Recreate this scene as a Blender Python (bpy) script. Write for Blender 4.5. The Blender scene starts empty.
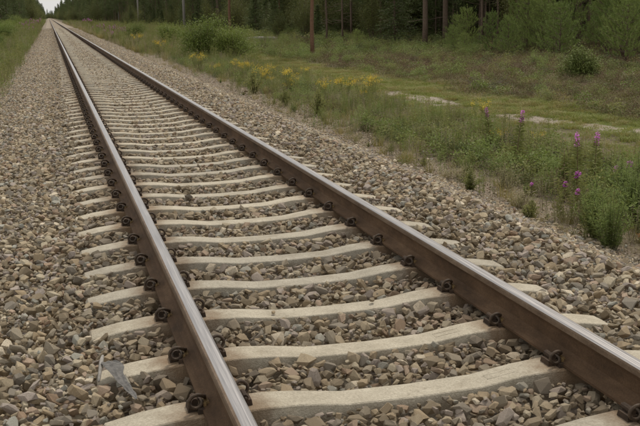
import bpy, bmesh, math, random
import numpy as np
from mathutils import Matrix, Vector, noise
random.seed(7); rng = np.random.default_rng(7)
S = bpy.context.scene
COL = S.collection

# ------------------------------------------------------------------ camera
cam = bpy.data.cameras.new("camera"); camo = bpy.data.objects.new("camera", cam); COL.objects.link(camo)
CR = Vector((0.96385456, -0.2656905, -0.01982308)); CU = Vector((0.07292339, 0.19152057, 0.97877579)); CF = Vector((0.2562549, 0.94484307, -0.20397303))
CAMP = Vector((-1.3510, 0.0, 1.5593))
M = Matrix((CR, CU, -CF)).transposed().to_4x4(); M.translation = CAMP
camo.matrix_world = M
cam.sensor_width = 36; cam.lens = 965.2/640*36; cam.clip_start = .05; cam.clip_end = 6000
cam.dof.use_dof = True; cam.dof.focus_distance = 6.5; cam.dof.aperture_fstop = 20
S.camera = camo

# ------------------------------------------------------------------ light: bright overcast day
SUN_EL, SUN_ROT = math.radians(56), math.radians(38)
w = bpy.data.worlds.new("World"); S.world = w; w.use_nodes = True
nt = w.node_tree; nt.nodes.clear()
sky = nt.nodes.new('ShaderNodeTexSky'); sky.sky_type = 'NISHITA'; sky.sun_disc = False
sky.sun_elevation = SUN_EL; sky.sun_rotation = SUN_ROT; sky.dust_density = 3; sky.air_density = 1.2
mx = nt.nodes.new('ShaderNodeMix'); mx.data_type = 'RGBA'; mx.inputs[0].default_value = .86
tc = nt.nodes.new('ShaderNodeTexCoord'); nz = nt.nodes.new('ShaderNodeTexNoise'); nz.inputs['Scale'].default_value = 2.2; nz.inputs['Detail'].default_value = 5
rp = nt.nodes.new('ShaderNodeValToRGB'); rp.color_ramp.elements[0].position = .3; rp.color_ramp.elements[0].color = (.82, .82, .80, 1)
rp.color_ramp.elements[1].position = .7; rp.color_ramp.elements[1].color = (1, .985, .945, 1)
sc_ = nt.nodes.new('ShaderNodeVectorMath'); sc_.operation = 'SCALE'; sc_.inputs['Scale'].default_value = 8.6
bg = nt.nodes.new('ShaderNodeBackground'); bg.inputs['Strength'].default_value = .1
ou = nt.nodes.new('ShaderNodeOutputWorld')
nt.links.new(tc.outputs['Generated'], nz.inputs['Vector']); nt.links.new(nz.outputs['Fac'], rp.inputs['Fac'])
nt.links.new(rp.outputs['Color'], sc_.inputs[0]); nt.links.new(sky.outputs[0], mx.inputs[6]); nt.links.new(sc_.outputs[0], mx.inputs[7])
nt.links.new(mx.outputs[2], bg.inputs['Color']); nt.links.new(bg.outputs[0], ou.inputs['Surface'])
sun = bpy.data.lights.new("sun", 'SUN'); sun.energy = 2.0; sun.angle = math.radians(10); sun.color = (1, .93, .82)
suno = bpy.data.objects.new("sun", sun); COL.objects.link(suno)
# sky texture: sun_rotation is clockwise from +Y
sd = Vector((math.sin(SUN_ROT)*math.cos(SUN_EL), math.cos(SUN_ROT)*math.cos(SUN_EL), math.sin(SUN_EL)))
suno.rotation_euler = sd.to_track_quat('Z', 'Y').to_euler()
S.view_settings.view_transform = 'Standard'; S.view_settings.look = 'None'; S.view_settings.gamma = 1
S.view_settings.exposure = 0.09
S.render.engine = 'CYCLES'
S.cycles.max_bounces = 6; S.cycles.transparent_max_bounces = 4

# ------------------------------------------------------------------ helpers
def tag(o, label=None, cat=None, group=None, kind=None):
    if label: o['label'] = label
    if cat: o['category'] = cat
    if group: o['group'] = group
    if kind: o['kind'] = kind
    return o
def ob(name, me, parent=None, loc=None, link=True):
    o = bpy.data.objects.new(name, me)
    if link: COL.objects.link(o)
    if parent: o.parent = parent
    if loc is not None: o.location = loc
    return o
def empty(name, loc, rz=0):
    o = bpy.data.objects.new(name, None); COL.objects.link(o); o.location = loc; o.rotation_euler = (0, 0, rz)
    o.empty_display_size = .1
    return o
class MB:
    """collects verts / faces / material slots"""
    def __init__(s): s.v = []; s.f = []; s.m = []; s.n = 0
    def add(s, v, f, m=0):
        v = np.asarray(v, float).reshape(-1, 3); s.v.append(v)
        for q in f: s.f.append(tuple(int(i)+s.n for i in q)); s.m.append(m)
        s.n += len(v)
    def addn(s, v, f, m=0):
        v = np.asarray(v, float).reshape(-1, 3); s.v.append(v)
        s.f += [tuple(q) for q in (np.asarray(f)+s.n).tolist()]; s.m += [m]*len(f); s.n += len(v)
    def mesh(s, name, mats, smooth=False):
        me = bpy.data.meshes.new(name)
        me.from_pydata(np.concatenate(s.v).tolist() if s.v else [], [], s.f)
        for k in mats: me.materials.append(k)
        me.polygons.foreach_set('material_index', s.m)
        if smooth: me.polygons.foreach_set('use_smooth', [True]*len(s.f))
        me.update(); return me
def tube(mb, pts, rad, sides=8, m=0, cap=True):
    pts = [Vector(p) for p in pts]; n = len(pts)
    if not hasattr(rad, '__len__'): rad = [rad]*n
    V = []; up = Vector((.31, .2, .93)).normalized(); pn = None
    for i, p in enumerate(pts):
        t = (pts[min(i+1, n-1)]-pts[max(i-1, 0)]).normalized()
        a = (up - t*up.dot(t)) if pn is None else (pn - t*pn.dot(t))
        if a.length < 1e-4: a = t.orthogonal()
        a.normalize(); pn = a; b = t.cross(a)
        for k in range(sides):
            th = 2*math.pi*k/sides; V.append(p+(a*math.cos(th)+b*math.sin(th))*rad[i])
    F = [(i*sides+k, i*sides+(k+1) % sides, (i+1)*sides+(k+1) % sides, (i+1)*sides+k) for i in range(n-1) for k in range(sides)]
    if cap: F += [tuple(range(sides))[::-1], tuple(range((n-1)*sides, n*sides))]
    mb.add([tuple(v) for v in V], F, m)
def unit(a): return a/np.maximum(np.linalg.norm(a, axis=-1, keepdims=True), 1e-9)
def spikes(mb, P, D, L, W, m=0):
    """one thin triangle per point, from P along D"""
    P = np.asarray(P, float); D = unit(np.asarray(D, float)); n = len(P)
    L = np.broadcast_to(L, (n,))[:, None]; W = np.broadcast_to(W, (n,))[:, None]
    sd_ = unit(np.cross(D, rng.normal(size=(n, 3))))
    V = np.stack([P-sd_*W/2, P+sd_*W/2, P+D*L], 1).reshape(-1, 3)
    mb.addn(V, np.arange(3*n).reshape(n, 3), m)
def leaves(mb, P, D, L, W, m=0, droop=.25):
    """rhombic leaf (two quads bent at the middle)"""
    P = np.asarray(P, float); D = unit(np.asarray(D, float)); n = len(P)
    L = np.broadcast_to(L, (n,))[:, None]; W = np.broadcast_to(W, (n,))[:, None]
    sd_ = unit(np.cross(D, np.array([0, 0, 1.])+rng.normal(size=(n, 3))*.35))
    mid = P+D*L*.45; tip = P+D*L; tip[:, 2] -= (L[:, 0])*droop
    V = np.stack([P, mid-sd_*W/2, tip, mid+sd_*W/2], 1).reshape(-1, 3)
    b = np.arange(n)*4
    F = np.concatenate([np.stack([b, b+1, b+2], 1), np.stack([b, b+2, b+3], 1)])
    mb.addn(V, F, m)
def grassblades(mb, P, D, L, W, bend=.5, m=0):
    P = np.asarray(P, float); D = unit(np.asarray(D, float)); n = len(P)
    L = np.broadcast_to(L, (n,))[:, None]; W = np.broadcast_to(W, (n,))[:, None]
    h = D.copy(); h[:, 2] = 0; h = unit(h+rng.normal(size=(n, 3))*[.1, .1, 0])
    sd_ = unit(np.cross(h, [0, 0, 1.]))
    mid = P+D*L*.55; tip = P+D*L + h*L*bend*.4 - np.array([0, 0, 1.])*L*bend*.25
    V = np.stack([P-sd_*W/2, P+sd_*W/2, mid+sd_*W*.4, mid-sd_*W*.4, tip], 1).reshape(-1, 3)
    b = np.arange(n)*5
    F4 = np.stack([b, b+1, b+2, b+3], 1); F3 = np.stack([b+3, b+2, b+4], 1)
    mb.addn(V, F4, m); mb.f += []  # quads
    mb.f += [tuple(q) for q in (F3+mb.n-len(V)).tolist()]; mb.m += [m]*n
def box(mb, c, s, m=0, rot=None, taper=1.0):
    x, y, z = s[0]/2, s[1]/2, s[2]/2; t = taper
    V = [(-x, -y, -z), (x, -y, -z), (x, y, -z), (-x, y, -z), (-x*t, -y*t, z), (x*t, -y*t, z), (x*t, y*t, z), (-x*t, y*t, z)]
    V = [Vector(v) for v in V]
    if rot is not None: V = [rot @ v for v in V]
    mb.add([tuple(v+Vector(c)) for v in V], [(3, 2, 1, 0), (4, 5, 6, 7), (0, 1, 5, 4), (1, 2, 6, 5), (2, 3, 7, 6), (3, 0, 4, 7)], m)

# ------------------------------------------------------------------ materials
def newmat(name):
    m = bpy.data.materials.new(name); m.use_nodes = True; t = m.node_tree
    return m, t, t.nodes['Principled BSDF'], t.nodes['Material Output']
def nd(t, typ, **k):
    n = t.nodes.new(typ)
    for a, b in k.items():
        if a.startswith('i_'):
            key = a[2:]; key = int(key) if key.isdigit() else key.replace('_', ' ')
            n.inputs[key].default_value = b
        else: setattr(n, a, b)
    return n
def ramp(t, stops, interp='LINEAR'):
    r = t.nodes.new('ShaderNodeValToRGB'); cr = r.color_ramp; cr.interpolation = interp
    while len(cr.elements) < len(stops): cr.elements.new(.5)
    for e, (p, c) in zip(cr.elements, stops): e.position = p; e.color = (*c, 1) if len(c) == 3 else c
    return r
def mixc(t, a, b, fac, blend='MIX'):
    n = t.nodes.new('ShaderNodeMix'); n.data_type = 'RGBA'; n.blend_type = blend
    for sk, v in ((0, fac), (6, a), (7, b)):
        if hasattr(v, 'node'): t.links.new(v, n.inputs[sk])
        else: n.inputs[sk].default_value = v if sk == 0 else ((*v, 1) if len(v) == 3 else v)
    return n.outputs[2]
def noise_fac(t, scale, detail=4, coord='Object', rough=.6, vec=None):
    n = nd(t, 'ShaderNodeTexNoise', i_Scale=scale, i_Detail=detail, i_Roughness=rough)
    if vec is None:
        c = t.nodes.new('ShaderNodeTexCoord'); vec = c.outputs[coord]
    t.links.new(vec, n.inputs['Vector']); return n.outputs['Fac']
def bump(t, bsdf, fac, dist, strength=1):
    b = nd(t, 'ShaderNodeBump', i_Distance=dist, i_Strength=strength); t.links.new(fac, b.inputs['Height'])
    t.links.new(b.outputs[0], bsdf.inputs['Normal']); return b
def world_pos(t):
    return t.nodes.new('ShaderNodeNewGeometry').outputs['Position']
def smooth(t, val, a, b):
    n = nd(t, 'ShaderNodeMapRange', interpolation_type='SMOOTHSTEP'); n.inputs[1].default_value = a; n.inputs[2].default_value = b
    t.links.new(val, n.inputs[0]); return n.outputs[0]
def math_(t, op, a, b=None):
    n = nd(t, 'ShaderNodeMath', operation=op)
    for i, v in enumerate((a, b)):
        if v is None: continue
        if hasattr(v, 'node'): t.links.new(v, n.inputs[i])
        else: n.inputs[i].default_value = v
    return n.outputs[0]
def sepx(t, vec):
    n = t.nodes.new('ShaderNodeSeparateXYZ'); t.links.new(vec, n.inputs[0]); return n.outputs

STONE_COLS = [(0, (0.238, 0.186, 0.121)), (0.14, (0.444, 0.36, 0.244)), (0.3, (0.328, 0.28, 0.21)), (0.42, (0.4, 0.34, 0.3)), (0.54, (0.397, 0.305, 0.194)), (0.66, (0.238, 0.209, 0.171)), (0.76, (0.494, 0.425, 0.308)), (0.84, (0.44, 0.325, 0.24)), (0.89, (0.398, 0.392, 0.342)), (0.93, (0.33, 0.225, 0.15)), (0.96, (0.71, 0.617, 0.475))]
def stone_mat():
    m, t, b, o = newmat('crushed granite')
    oi = t.nodes.new('ShaderNodeObjectInfo')
    r = ramp(t, STONE_COLS, 'CONSTANT'); t.links.new(oi.outputs['Random'], r.inputs[0])
    c = t.nodes.new('ShaderNodeTexCoord')
    add = nd(t, 'ShaderNodeVectorMath', operation='ADD'); t.links.new(c.outputs['Object'], add.inputs[0]); t.links.new(oi.outputs['Random'], add.inputs[1])
    n1 = noise_fac(t, 28, 5, vec=add.outputs[0], rough=.7)
    n2 = noise_fac(t, 170, 3, vec=add.outputs[0], rough=.7)
    v1 = ramp(t, [(.3, (.66, .64, .61)), (.7, (1.22, 1.2, 1.17))]); t.links.new(n1, v1.inputs[0])
    v2 = ramp(t, [(.3, (.78, .78, .78)), (.7, (1.18, 1.18, 1.18))]); t.links.new(n2, v2.inputs[0])
    col = mixc(t, r.outputs[0], v1.outputs[0], 1, 'MULTIPLY'); col = mixc(t, col, v2.outputs[0], 1, 'MULTIPLY')
    n3 = noise_fac(t, 11, 4, vec=add.outputs[0], rough=.6); m3 = ramp(t, [(.48, (0, 0, 0)), (.62, (1, 1, 1))]); t.links.new(n3, m3.inputs[0])
    col = mixc(t, col, (.20, .175, .125), math_(t, 'MULTIPLY', m3.outputs[0], .55))   # dusty patches
    m4 = ramp(t, [(.30, (1, 1, 1)), (.42, (0, 0, 0))]); t.links.new(n3, m4.inputs[0])
    col = mixc(t, col, (.40, .38, .33), math_(t, 'MULTIPLY', m4.outputs[0], .45))     # fresh pale break
    # iron dust next to the rails
    p = sepx(t, world_pos(t)); ax = math_(t, 'ABSOLUTE', p[0]); d = math_(t, 'ABSOLUTE', math_(t, 'SUBTRACT', ax, .80))
    f = smooth(t, d, .5, .05); f = math_(t, 'MULTIPLY', f, .45)
    col = mixc(t, col, (.135, .095, .062), f)
    f2 = math_(t, 'MULTIPLY', smooth(t, ax, 1.6, .9), .25)
    col = mixc(t, col, (.20, .155, .105), f2)
    t.links.new(col, b.inputs['Base Color']); b.inputs['Roughness'].default_value = .88; b.inputs['Specular IOR Level'].default_value = .25
    bump(t, b, math_(t, 'ADD', n2, math_(t, 'MULTIPLY', n1, 2.0)), .0022, .5)
    return m
M_STONE = stone_mat()
def simple(name, c1, c2, scale, rough=.8, bd=.002, spec=.3, metal=0, detail=5):
    m, t, b, o = newmat(name); n = noise_fac(t, scale, detail, rough=.65)
    r = ramp(t, [(.3, c1), (.7, c2)]); t.links.new(n, r.inputs[0]); t.links.new(r.outputs[0], b.inputs['Base Color'])
    b.inputs['Roughness'].default_value = rough; b.inputs['Specular IOR Level'].default_value = spec; b.inputs['Metallic'].default_value = metal
    if bd: bump(t, b, n, bd, .8)
    return m
def concrete():
    m, t, b, o = newmat('weathered concrete'); oi = t.nodes.new('ShaderNodeObjectInfo')
    wp = world_pos(t)
    n1 = noise_fac(t, 6, 6, vec=wp, rough=.7); n2 = noise_fac(t, 90, 5, vec=wp, rough=.75)
    n3 = nd(t, 'ShaderNodeTexVoronoi', i_Scale=140); t.links.new(wp, n3.inputs['Vector'])
    r = ramp(t, [(.25, (.34, .305, .24)), (.5, (.45, .405, .325)), (.75, (.53, .485, .395))]); t.links.new(n1, r.inputs[0])
    v = ramp(t, [(.3, (.7, .69, .67)), (.65, (1.12, 1.12, 1.12))]); t.links.new(n2, v.inputs[0])
    col = mixc(t, r.outputs[0], v.outputs[0], 1, 'MULTIPLY')
    pit = ramp(t, [(.08, (.55, .52, .48)), (.2, (1, 1, 1))]); t.links.new(n3.outputs['Distance'], pit.inputs[0])
    col = mixc(t, col, pit.outputs[0], .5, 'MULTIPLY')
    x, y, z = sepx(t, wp)[:3]
    d = math_(t, 'ABSOLUTE', math_(t, 'SUBTRACT', math_(t, 'ABSOLUTE', x), .80))
    dn = math_(t, 'ADD', d, math_(t, 'MULTIPLY', math_(t, 'SUBTRACT', n1, .5), .25))
    f = smooth(t, dn, .28, .06)
    col = mixc(t, col, (.17, .095, .045), math_(t, 'MULTIPLY', f, .8))       # rust washed off the clips
    low = smooth(t, math_(t, 'ADD', z, math_(t, 'MULTIPLY', math_(t, 'SUBTRACT', n2, .5), .03)), -.045, -.085)
    col = mixc(t, col, (.20, .16, .115), math_(t, 'MULTIPLY', low, .6))      # dirt line above the ballast
    n5 = noise_fac(t, 2.3, 7, vec=wp, rough=.75); m5 = ramp(t, [(.54, (0, 0, 0)), (.70, (1, 1, 1))]); t.links.new(n5, m5.inputs[0])
    col = mixc(t, col, (.24, .195, .135), math_(t, 'MULTIPLY', m5.outputs[0], .55))           # damp and soil stains
    vc = nd(t, 'ShaderNodeTexVoronoi', i_Scale=3.2, feature='DISTANCE_TO_EDGE'); wv = nd(t, 'ShaderNodeVectorMath', operation='ADD')
    nn = nd(t, 'ShaderNodeTexNoise', i_Scale=9.0, i_Detail=4.0); t.links.new(wp, nn.inputs['Vector']); sv = nd(t, 'ShaderNodeVectorMath', operation='SCALE'); sv.inputs['Scale'].default_value = .12
    t.links.new(nn.outputs['Color'], sv.inputs[0]); t.links.new(wp, wv.inputs[0]); t.links.new(sv.outputs[0], wv.inputs[1]); t.links.new(wv.outputs[0], vc.inputs['Vector'])
    cr_ = ramp(t, [(.0, (1, 1, 1)), (.007, (0, 0, 0))]); t.links.new(vc.outputs['Distance'], cr_.inputs[0])
    col = mixc(t, col, (.20, .165, .12), math_(t, 'MULTIPLY', math_(t, 'MULTIPLY', cr_.outputs[0], smooth(t, n1, .48, .6)), .6))   # hairline cracks
    g = ramp(t, [(0, (.86, .86, .86)), (1, (1.1, 1.08, 1.04))]); t.links.new(oi.outputs['Random'], g.inputs[0])
    col = mixc(t, col, g.outputs[0], 1, 'MULTIPLY')
    t.links.new(col, b.inputs['Base Color']); b.inputs['Roughness'].default_value = .9; b.inputs['Specular IOR Level'].default_value = .2
    bump(t, b, math_(t, 'ADD', n2, math_(t, 'MULTIPLY', n3.outputs['Distance'], .8)), .003, .8)
    return m
M_CONC = concrete()
def rust(name, a, b_, c, scale=7, rough=.85):
    m, t, b, o = newmat(name); wp = world_pos(t)
    mp = nd(t, 'ShaderNodeVectorMath', operation='MULTIPLY'); mp.inputs[1].default_value = (1, .35, 1); t.links.new(wp, mp.inputs[0])
    n1 = noise_fac(t, scale, 6, vec=mp.outputs[0], rough=.7); n2 = noise_fac(t, 130, 3, vec=wp)
    r = ramp(t, [(.3, a), (.5, b_), (.72, c)]); t.links.new(n1, r.inputs[0])
    v = ramp(t, [(.3, (.78, .78, .78)), (.7, (1.15, 1.15, 1.15))]); t.links.new(n2, v.inputs[0])
    t.links.new(mixc(t, r.outputs[0], v.outputs[0], 1, 'MULTIPLY'), b.inputs['Base Color'])
    b.inputs['Roughness'].default_value = rough; b.inputs['Specular IOR Level'].default_value = .2
    bump(t, b, n2, .0015, .8); return m
M_WEB = rust('rusty rail steel', (.058, .036, .021), (.102, .061, .034), (.165, .102, .058))
M_HEADSIDE = rust('worn rail head side', (.10, .065, .042), (.16, .11, .072), (.22, .16, .11), 14, .6)
M_CLIP = rust('dark oxidised spring steel', (.042, .030, .021), (.075, .053, .037), (.125, .088, .058), 40, .6)
M_CAST = rust('dark cast iron', (.03, .021, .015), (.055, .037, .025), (.10, .064, .04), 30, .8)
def steel():
    m, t, b, o = newmat('polished running steel'); wp = world_pos(t)
    mp = nd(t, 'ShaderNodeVectorMath', operation='MULTIPLY'); mp.inputs[1].default_value = (60, .8, 5); t.links.new(wp, mp.inputs[0])
    n = noise_fac(t, 3, 4, vec=mp.outputs[0])
    r = ramp(t, [(.3, (.28, .26, .25)), (.7, (.42, .40, .39))]); t.links.new(n, r.inputs[0]); t.links.new(r.outputs[0], b.inputs['Base Color'])
    rr = ramp(t, [(.3, (.30,)*3), (.7, (.48,)*3)]); t.links.new(n, rr.inputs[0]); t.links.new(rr.outputs[0], b.inputs['Roughness'])
    b.inputs['Metallic'].default_value = .9; return m
M_STEEL = steel()
M_INS = simple('yellowed nylon insulator', (.12, .075, .028), (.30, .20, .09), 40, .6, .001)
M_DIRT = simple('ballast dust', (.10, .082, .06), (.20, .165, .125), 30, .95, .01)

def leafmat(name, cols, transl=.36, rough=.6, nscale=None):
    m, t, b, o = newmat(name)
    oi = t.nodes.new('ShaderNodeObjectInfo'); r = ramp(t, [(i/max(1, len(cols)-1), c) for i, c in enumerate(cols)])
    wp = world_pos(t); n = noise_fac(t, nscale or 9, 3, vec=wp)
    f = math_(t, 'ADD', math_(t, 'MULTIPLY', oi.outputs['Random'], .55), math_(t, 'MULTIPLY', math_(t, 'SUBTRACT', n, .27), 1.0))
    t.links.new(f, r.inputs[0]); t.links.new(r.outputs[0], b.inputs['Base Color'])
    b.inputs['Roughness'].default_value = rough; b.inputs['Specular IOR Level'].default_value = .2
    tr = nd(t, 'ShaderNodeBsdfTranslucent'); ms = nd(t, 'ShaderNodeMixShader', i_0=transl)
    t.links.new(r.outputs[0], tr.inputs[0]); t.links.new(b.outputs[0], ms.inputs[1]); t.links.new(tr.outputs[0], ms.inputs[2])
    t.links.new(ms.outputs[0], o.inputs[0]); return m
M_GRASS = leafmat('green grass', [(0.187, 0.171, 0.052), (0.277, 0.237, 0.082), (0.375, 0.304, 0.126)])
M_FRESH = leafmat('fresh moss green grass', [(0.156, 0.182, 0.04), (0.228, 0.249, 0.059), (0.299, 0.303, 0.092)])
M_DRY = leafmat('dry grass', [(.24, .20, .12), (.34, .29, .19), (.44, .385, .27)])
M_HERB = leafmat('herb leaves', [(0.151, 0.17, 0.05), (0.227, 0.24, 0.077), (0.317, 0.306, 0.113)])
M_FERN = leafmat('feathery bright herb leaves', [(0.168, 0.218, 0.062), (0.235, 0.291, 0.09), (0.302, 0.358, 0.134)])
M_SAGE = leafmat('pale grey green leaves', [(0.294, 0.276, 0.147), (0.41, 0.377, 0.206), (0.528, 0.47, 0.277)])
M_HEATH = leafmat('brown heather', [(0.101, 0.064, 0.041), (0.161, 0.109, 0.066), (0.195, 0.154, 0.074)], .1, .8)
M_PURP = leafmat('magenta petals', [(0.476, 0.093, 0.45), (0.635, 0.171, 0.608), (0.741, 0.265, 0.688)], .3)
M_YEL = leafmat('yellow petals', [(0.594, 0.403, 0.026), (0.756, 0.538, 0.052), (0.842, 0.65, 0.091)], .3)
M_ORG = leafmat('orange leaves', [(.32, .11, .04), (.45, .18, .06)], .3)
M_STEM = simple('green brown stem', (.07, .085, .03), (.12, .12, .05), 20, .8, 0)
M_REDSTEM = simple('reddish stem', (.13, .06, .04), (.16, .10, .05), 20, .8, 0)
M_PINE = leafmat('pine needles', [(0.063, 0.084, 0.028), (0.098, 0.126, 0.041), (0.139, 0.168, 0.057)], .12, .6, 1.2)
M_YPINE = leafmat('young pine needles', [(0.132, 0.186, 0.05), (0.21, 0.27, 0.074), (0.312, 0.36, 0.108)], .15, .6, 2.5)
M_LEAF = leafmat('broad bush leaves', [(0.115, 0.158, 0.033), (0.176, 0.225, 0.05), (0.243, 0.292, 0.073)], .3, .55, 3)
M_UNDER = leafmat('undergrowth leaves', [(0.091, 0.106, 0.031), (0.143, 0.155, 0.046), (0.202, 0.207, 0.066)], .3, .55, 3)
M_JUNI = leafmat('juniper needles', [(0.094, 0.127, 0.033), (0.165, 0.198, 0.053), (0.264, 0.275, 0.083)], .15, .6, 5)
M_BARK = simple('grey brown pine bark', (.09, .064, .045), (.18, .13, .095), 14, .95, .02)
M_RBARK = simple('reddish pine bark', (.13, .070, .042), (.22, .125, .078), 12, .95, .02)
M_GREYWOOD = simple('weathered grey wood', (.17, .155, .135), (.33, .31, .28), 25, .9, .004)
M_DEADW = simple('dark weathered twigs', (.10, .08, .065), (.20, .17, .14), 25, .9, .004)
M_RAG = simple('grey crumpled cloth', (.085, .08, .074), (.18, .17, .158), 45, .9, .004)

# ------------------------------------------------------------------ terrain
LP = [(-3.4, -.62), (-2.55, -.36), (-1.95, -.04), (-1.35, -.035), (-.95, -.030), (.0, -.054), (.95, -.030), (1.35, -.035), (1.95, -.03), (3.3, -.62), (3.7, -.72)]
def bz(x): return np.interp(x, [p[0] for p in LP], [p[1] for p in LP])
def n2(x, y, s=1.0, o=0): return noise.noise(Vector((x*s, y*s, o)))
def tz(x, y):
    if -3.2 < x < 3.2: return -.8
    if x < 0:
        h = -.6 + .12*max(0, min(1, (-x-4)/3)) + .04*max(0, -x-8)**.5 if x < -4 else -.6
        h += .07*n2(x, y, .5)+.05*n2(x, y, 1.7)
    else:
        h = -.70 - .08*min(1, (x-3.3)/4)
        k = max(0, min(1, (x-4)/2))
        h += k*(.05*n2(x, y, .6) + .03*n2(x, y, 2.1))
        hk = max(0, min(1, (x-11)/3)); h += hk*(.16*n2(x, y, .35)+.08*n2(x, y, 1.1))
        h += .9*max(0, min(1, (x-22)/40))
    return h
def axis(segs):
    out = []
    for a, b, st in segs: out += list(np.arange(a, b, st))
    return out+[segs[-1][1]]
gx = axis([(-2500, -500, 500), (-500, -60, 40), (-60, -14, 3), (-14, -3.2, .5), (-3.2, 3.2, .8), (3.2, 12, .25), (12, 26, .5), (26, 80, 3), (80, 500, 60), (500, 2500, 500)])
gy = axis([(-400, -20, 60), (-20, 2, 2), (2, 36, .35), (36, 90, 1), (90, 400, 8), (400, 900, 50), (900, 3500, 400)])
V = [(x, y, tz(x, y)) for y in gy for x in gx]
nx = len(gx); F = [(j*nx+i, j*nx+i+1, (j+1)*nx+i+1, (j+1)*nx+i) for j in range(len(gy)-1) for i in range(nx-1)]
def groundmat():
    m, t, b, o = newmat('embankment soil, gravel, moss and heath'); wp = world_pos(t)
    x, y, z = sepx(t, wp)[:3]
    n1 = noise_fac(t, .55, 5, vec=wp, rough=.6); nb = noise_fac(t, 3.0, 5, vec=wp, rough=.65); nf = noise_fac(t, 30, 5, vec=wp, rough=.7)
    xw = math_(t, 'ADD', x, math_(t, 'MULTIPLY', math_(t, 'SUBTRACT', n1, .5), 2.2))
    xs = math_(t, 'ADD', x, math_(t, 'MULTIPLY', math_(t, 'SUBTRACT', nb, .5), .9))
    def rc(s, v): r = ramp(t, s); t.links.new(v, r.inputs[0]); return r.outputs[0]
    gravel = rc([(.3, (.14, .11, .08)), (.5, (.22, .175, .13)), (.68, (.34, .29, .23))], nf)
    soil = rc([(.3, (.10, .082, .052)), (.6, (.17, .14, .092))], nf)
    moss = rc([(.3, (.085, .105, .030)), (.6, (.135, .155, .045)), (.75, (.17, .17, .075))], nb)
    heath = rc([(.3, (.07, .052, .032)), (.5, (.11, .082, .05)), (.7, (.09, .09, .04))], nb)
    sand = rc([(.3, (.22, .18, .14)), (.65, (.36, .31, .255))], nf)
    floor_ = rc([(.3, (.10, .065, .04)), (.5, (.19, .11, .065)), (.7, (.11, .11, .05))], nb)
    c = mixc(t, gravel, soil, smooth(t, xs, 3.9, 5.2))
    c = mixc(t, c, moss, smooth(t, xw, 8.5, 8.8))
    c = mixc(t, c, heath, smooth(t, xw, 10.2, 11))
    c = mixc(t, c, floor_, smooth(t, xw, 17, 19.5))
    pc_ = math_(t, 'SUBTRACT', math_(t, 'SUBTRACT', x, 8.2), math_(t, 'MULTIPLY', math_(t, 'MAXIMUM', math_(t, 'SUBTRACT', 20.0, y), 0.0), .25))
    pc_ = math_(t, 'ABSOLUTE', math_(t, 'ADD', pc_, math_(t, 'MULTIPLY', math_(t, 'SUBTRACT', nb, .5), .6)))
    gap_ = smooth(t, math_(t, 'ABSOLUTE', math_(t, 'SUBTRACT', math_(t, 'ADD', y, math_(t, 'MULTIPLY', nb, 2.0)), 22.2)), .9, 1.6)
    c = mixc(t, c, sand, math_(t, 'MULTIPLY', math_(t, 'MULTIPLY', smooth(t, pc_, .5, .3), gap_), smooth(t, y, 28, 26)))
    lc = mixc(t, moss, soil, smooth(t, nb, .4, .6)); lc = mixc(t, lc, floor_, smooth(t, xw, -9, -11))
    c = mixc(t, c, lc, smooth(t, x, 0, -.1))
    t.links.new(c, b.inputs['Base Color']); b.inputs['Roughness'].default_value = .95; b.inputs['Specular IOR Level'].default_value = .1
    bump(t, b, nf, .02, .8); return m
mbt = MB(); mbt.add(V, F)
g = ob('ground', mbt.mesh('ground', [groundmat()], True)); tag(g, kind='structure')

def in_view(x, y, margin=1.0, zz=-.5):
    """inside the camera's wedge, with room for a step to the side"""
    dx, dy = x-CAMP.x, y-CAMP.y
    lat = dx*CR.x+dy*CR.y; dep = dx*CF.x+dy*CF.y
    return (dep > 0) & (np.abs(lat) < dep*.345+margin)

# ballast bed under the stones
def ballastmat():
    m, t, b, o = newmat('ballast seen from afar'); wp = world_pos(t)
    v = nd(t, 'ShaderNodeTexVoronoi', i_Scale=17); t.links.new(wp, v.inputs['Vector'])
    sp = nd(t, 'ShaderNodeSeparateColor'); t.links.new(v.outputs['Color'], sp.inputs[0])
    r = ramp(t, STONE_COLS, 'CONSTANT'); t.links.new(sp.outputs[0], r.inputs[0])
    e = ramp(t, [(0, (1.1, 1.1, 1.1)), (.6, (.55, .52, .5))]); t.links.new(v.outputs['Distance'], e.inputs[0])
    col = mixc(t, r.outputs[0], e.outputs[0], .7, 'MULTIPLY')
    ax = math_(t, 'ABSOLUTE', sepx(t, wp)[0]); d = math_(t, 'ABSOLUTE', math_(t, 'SUBTRACT', ax, .80))
    col = mixc(t, col, (.135, .095, .062), math_(t, 'MULTIPLY', smooth(t, d, .5, .05), .45))
    col = mixc(t, col, (.20, .155, .105), math_(t, 'MULTIPLY', smooth(t, ax, 1.6, .9), .25))
    t.links.new(col, b.inputs['Base Color']); b.inputs['Roughness'].default_value = .95
    bump(t, b, v.outputs['Distance'], -.03, 1); return m
bxs = [-3.4, -3, -2.55, -2.25, -1.95, -1.65, -1.35, -.95, -.5, 0, .5, .95, 1.35, 1.65, 1.95, 2.4, 2.85, 3.3, 3.7]
mbb = MB(); near_y = 40.0; bys = [-6, 2, 15.2, 15.6, near_y, near_y+10, 70, 100, 200, 400, 700, 1100, 3000]
def bed_drop(y): return .08 if y <= 15.2 else .05 if y <= near_y else .03 if y < 75 else .015
mbb.add([(x, y, float(bz(x))-bed_drop(y)) for y in bys for x in bxs], [(j*len(bxs)+i, j*len(bxs)+i+1, (j+1)*len(bxs)+i+1, (j+1)*len(bxs)+i) for j in range(len(bys)-1) for i in range(len(bxs)-1)])
bed = ob('ballast', mbb.mesh('ballast', [ballastmat()])); tag(bed, kind='structure')

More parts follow.
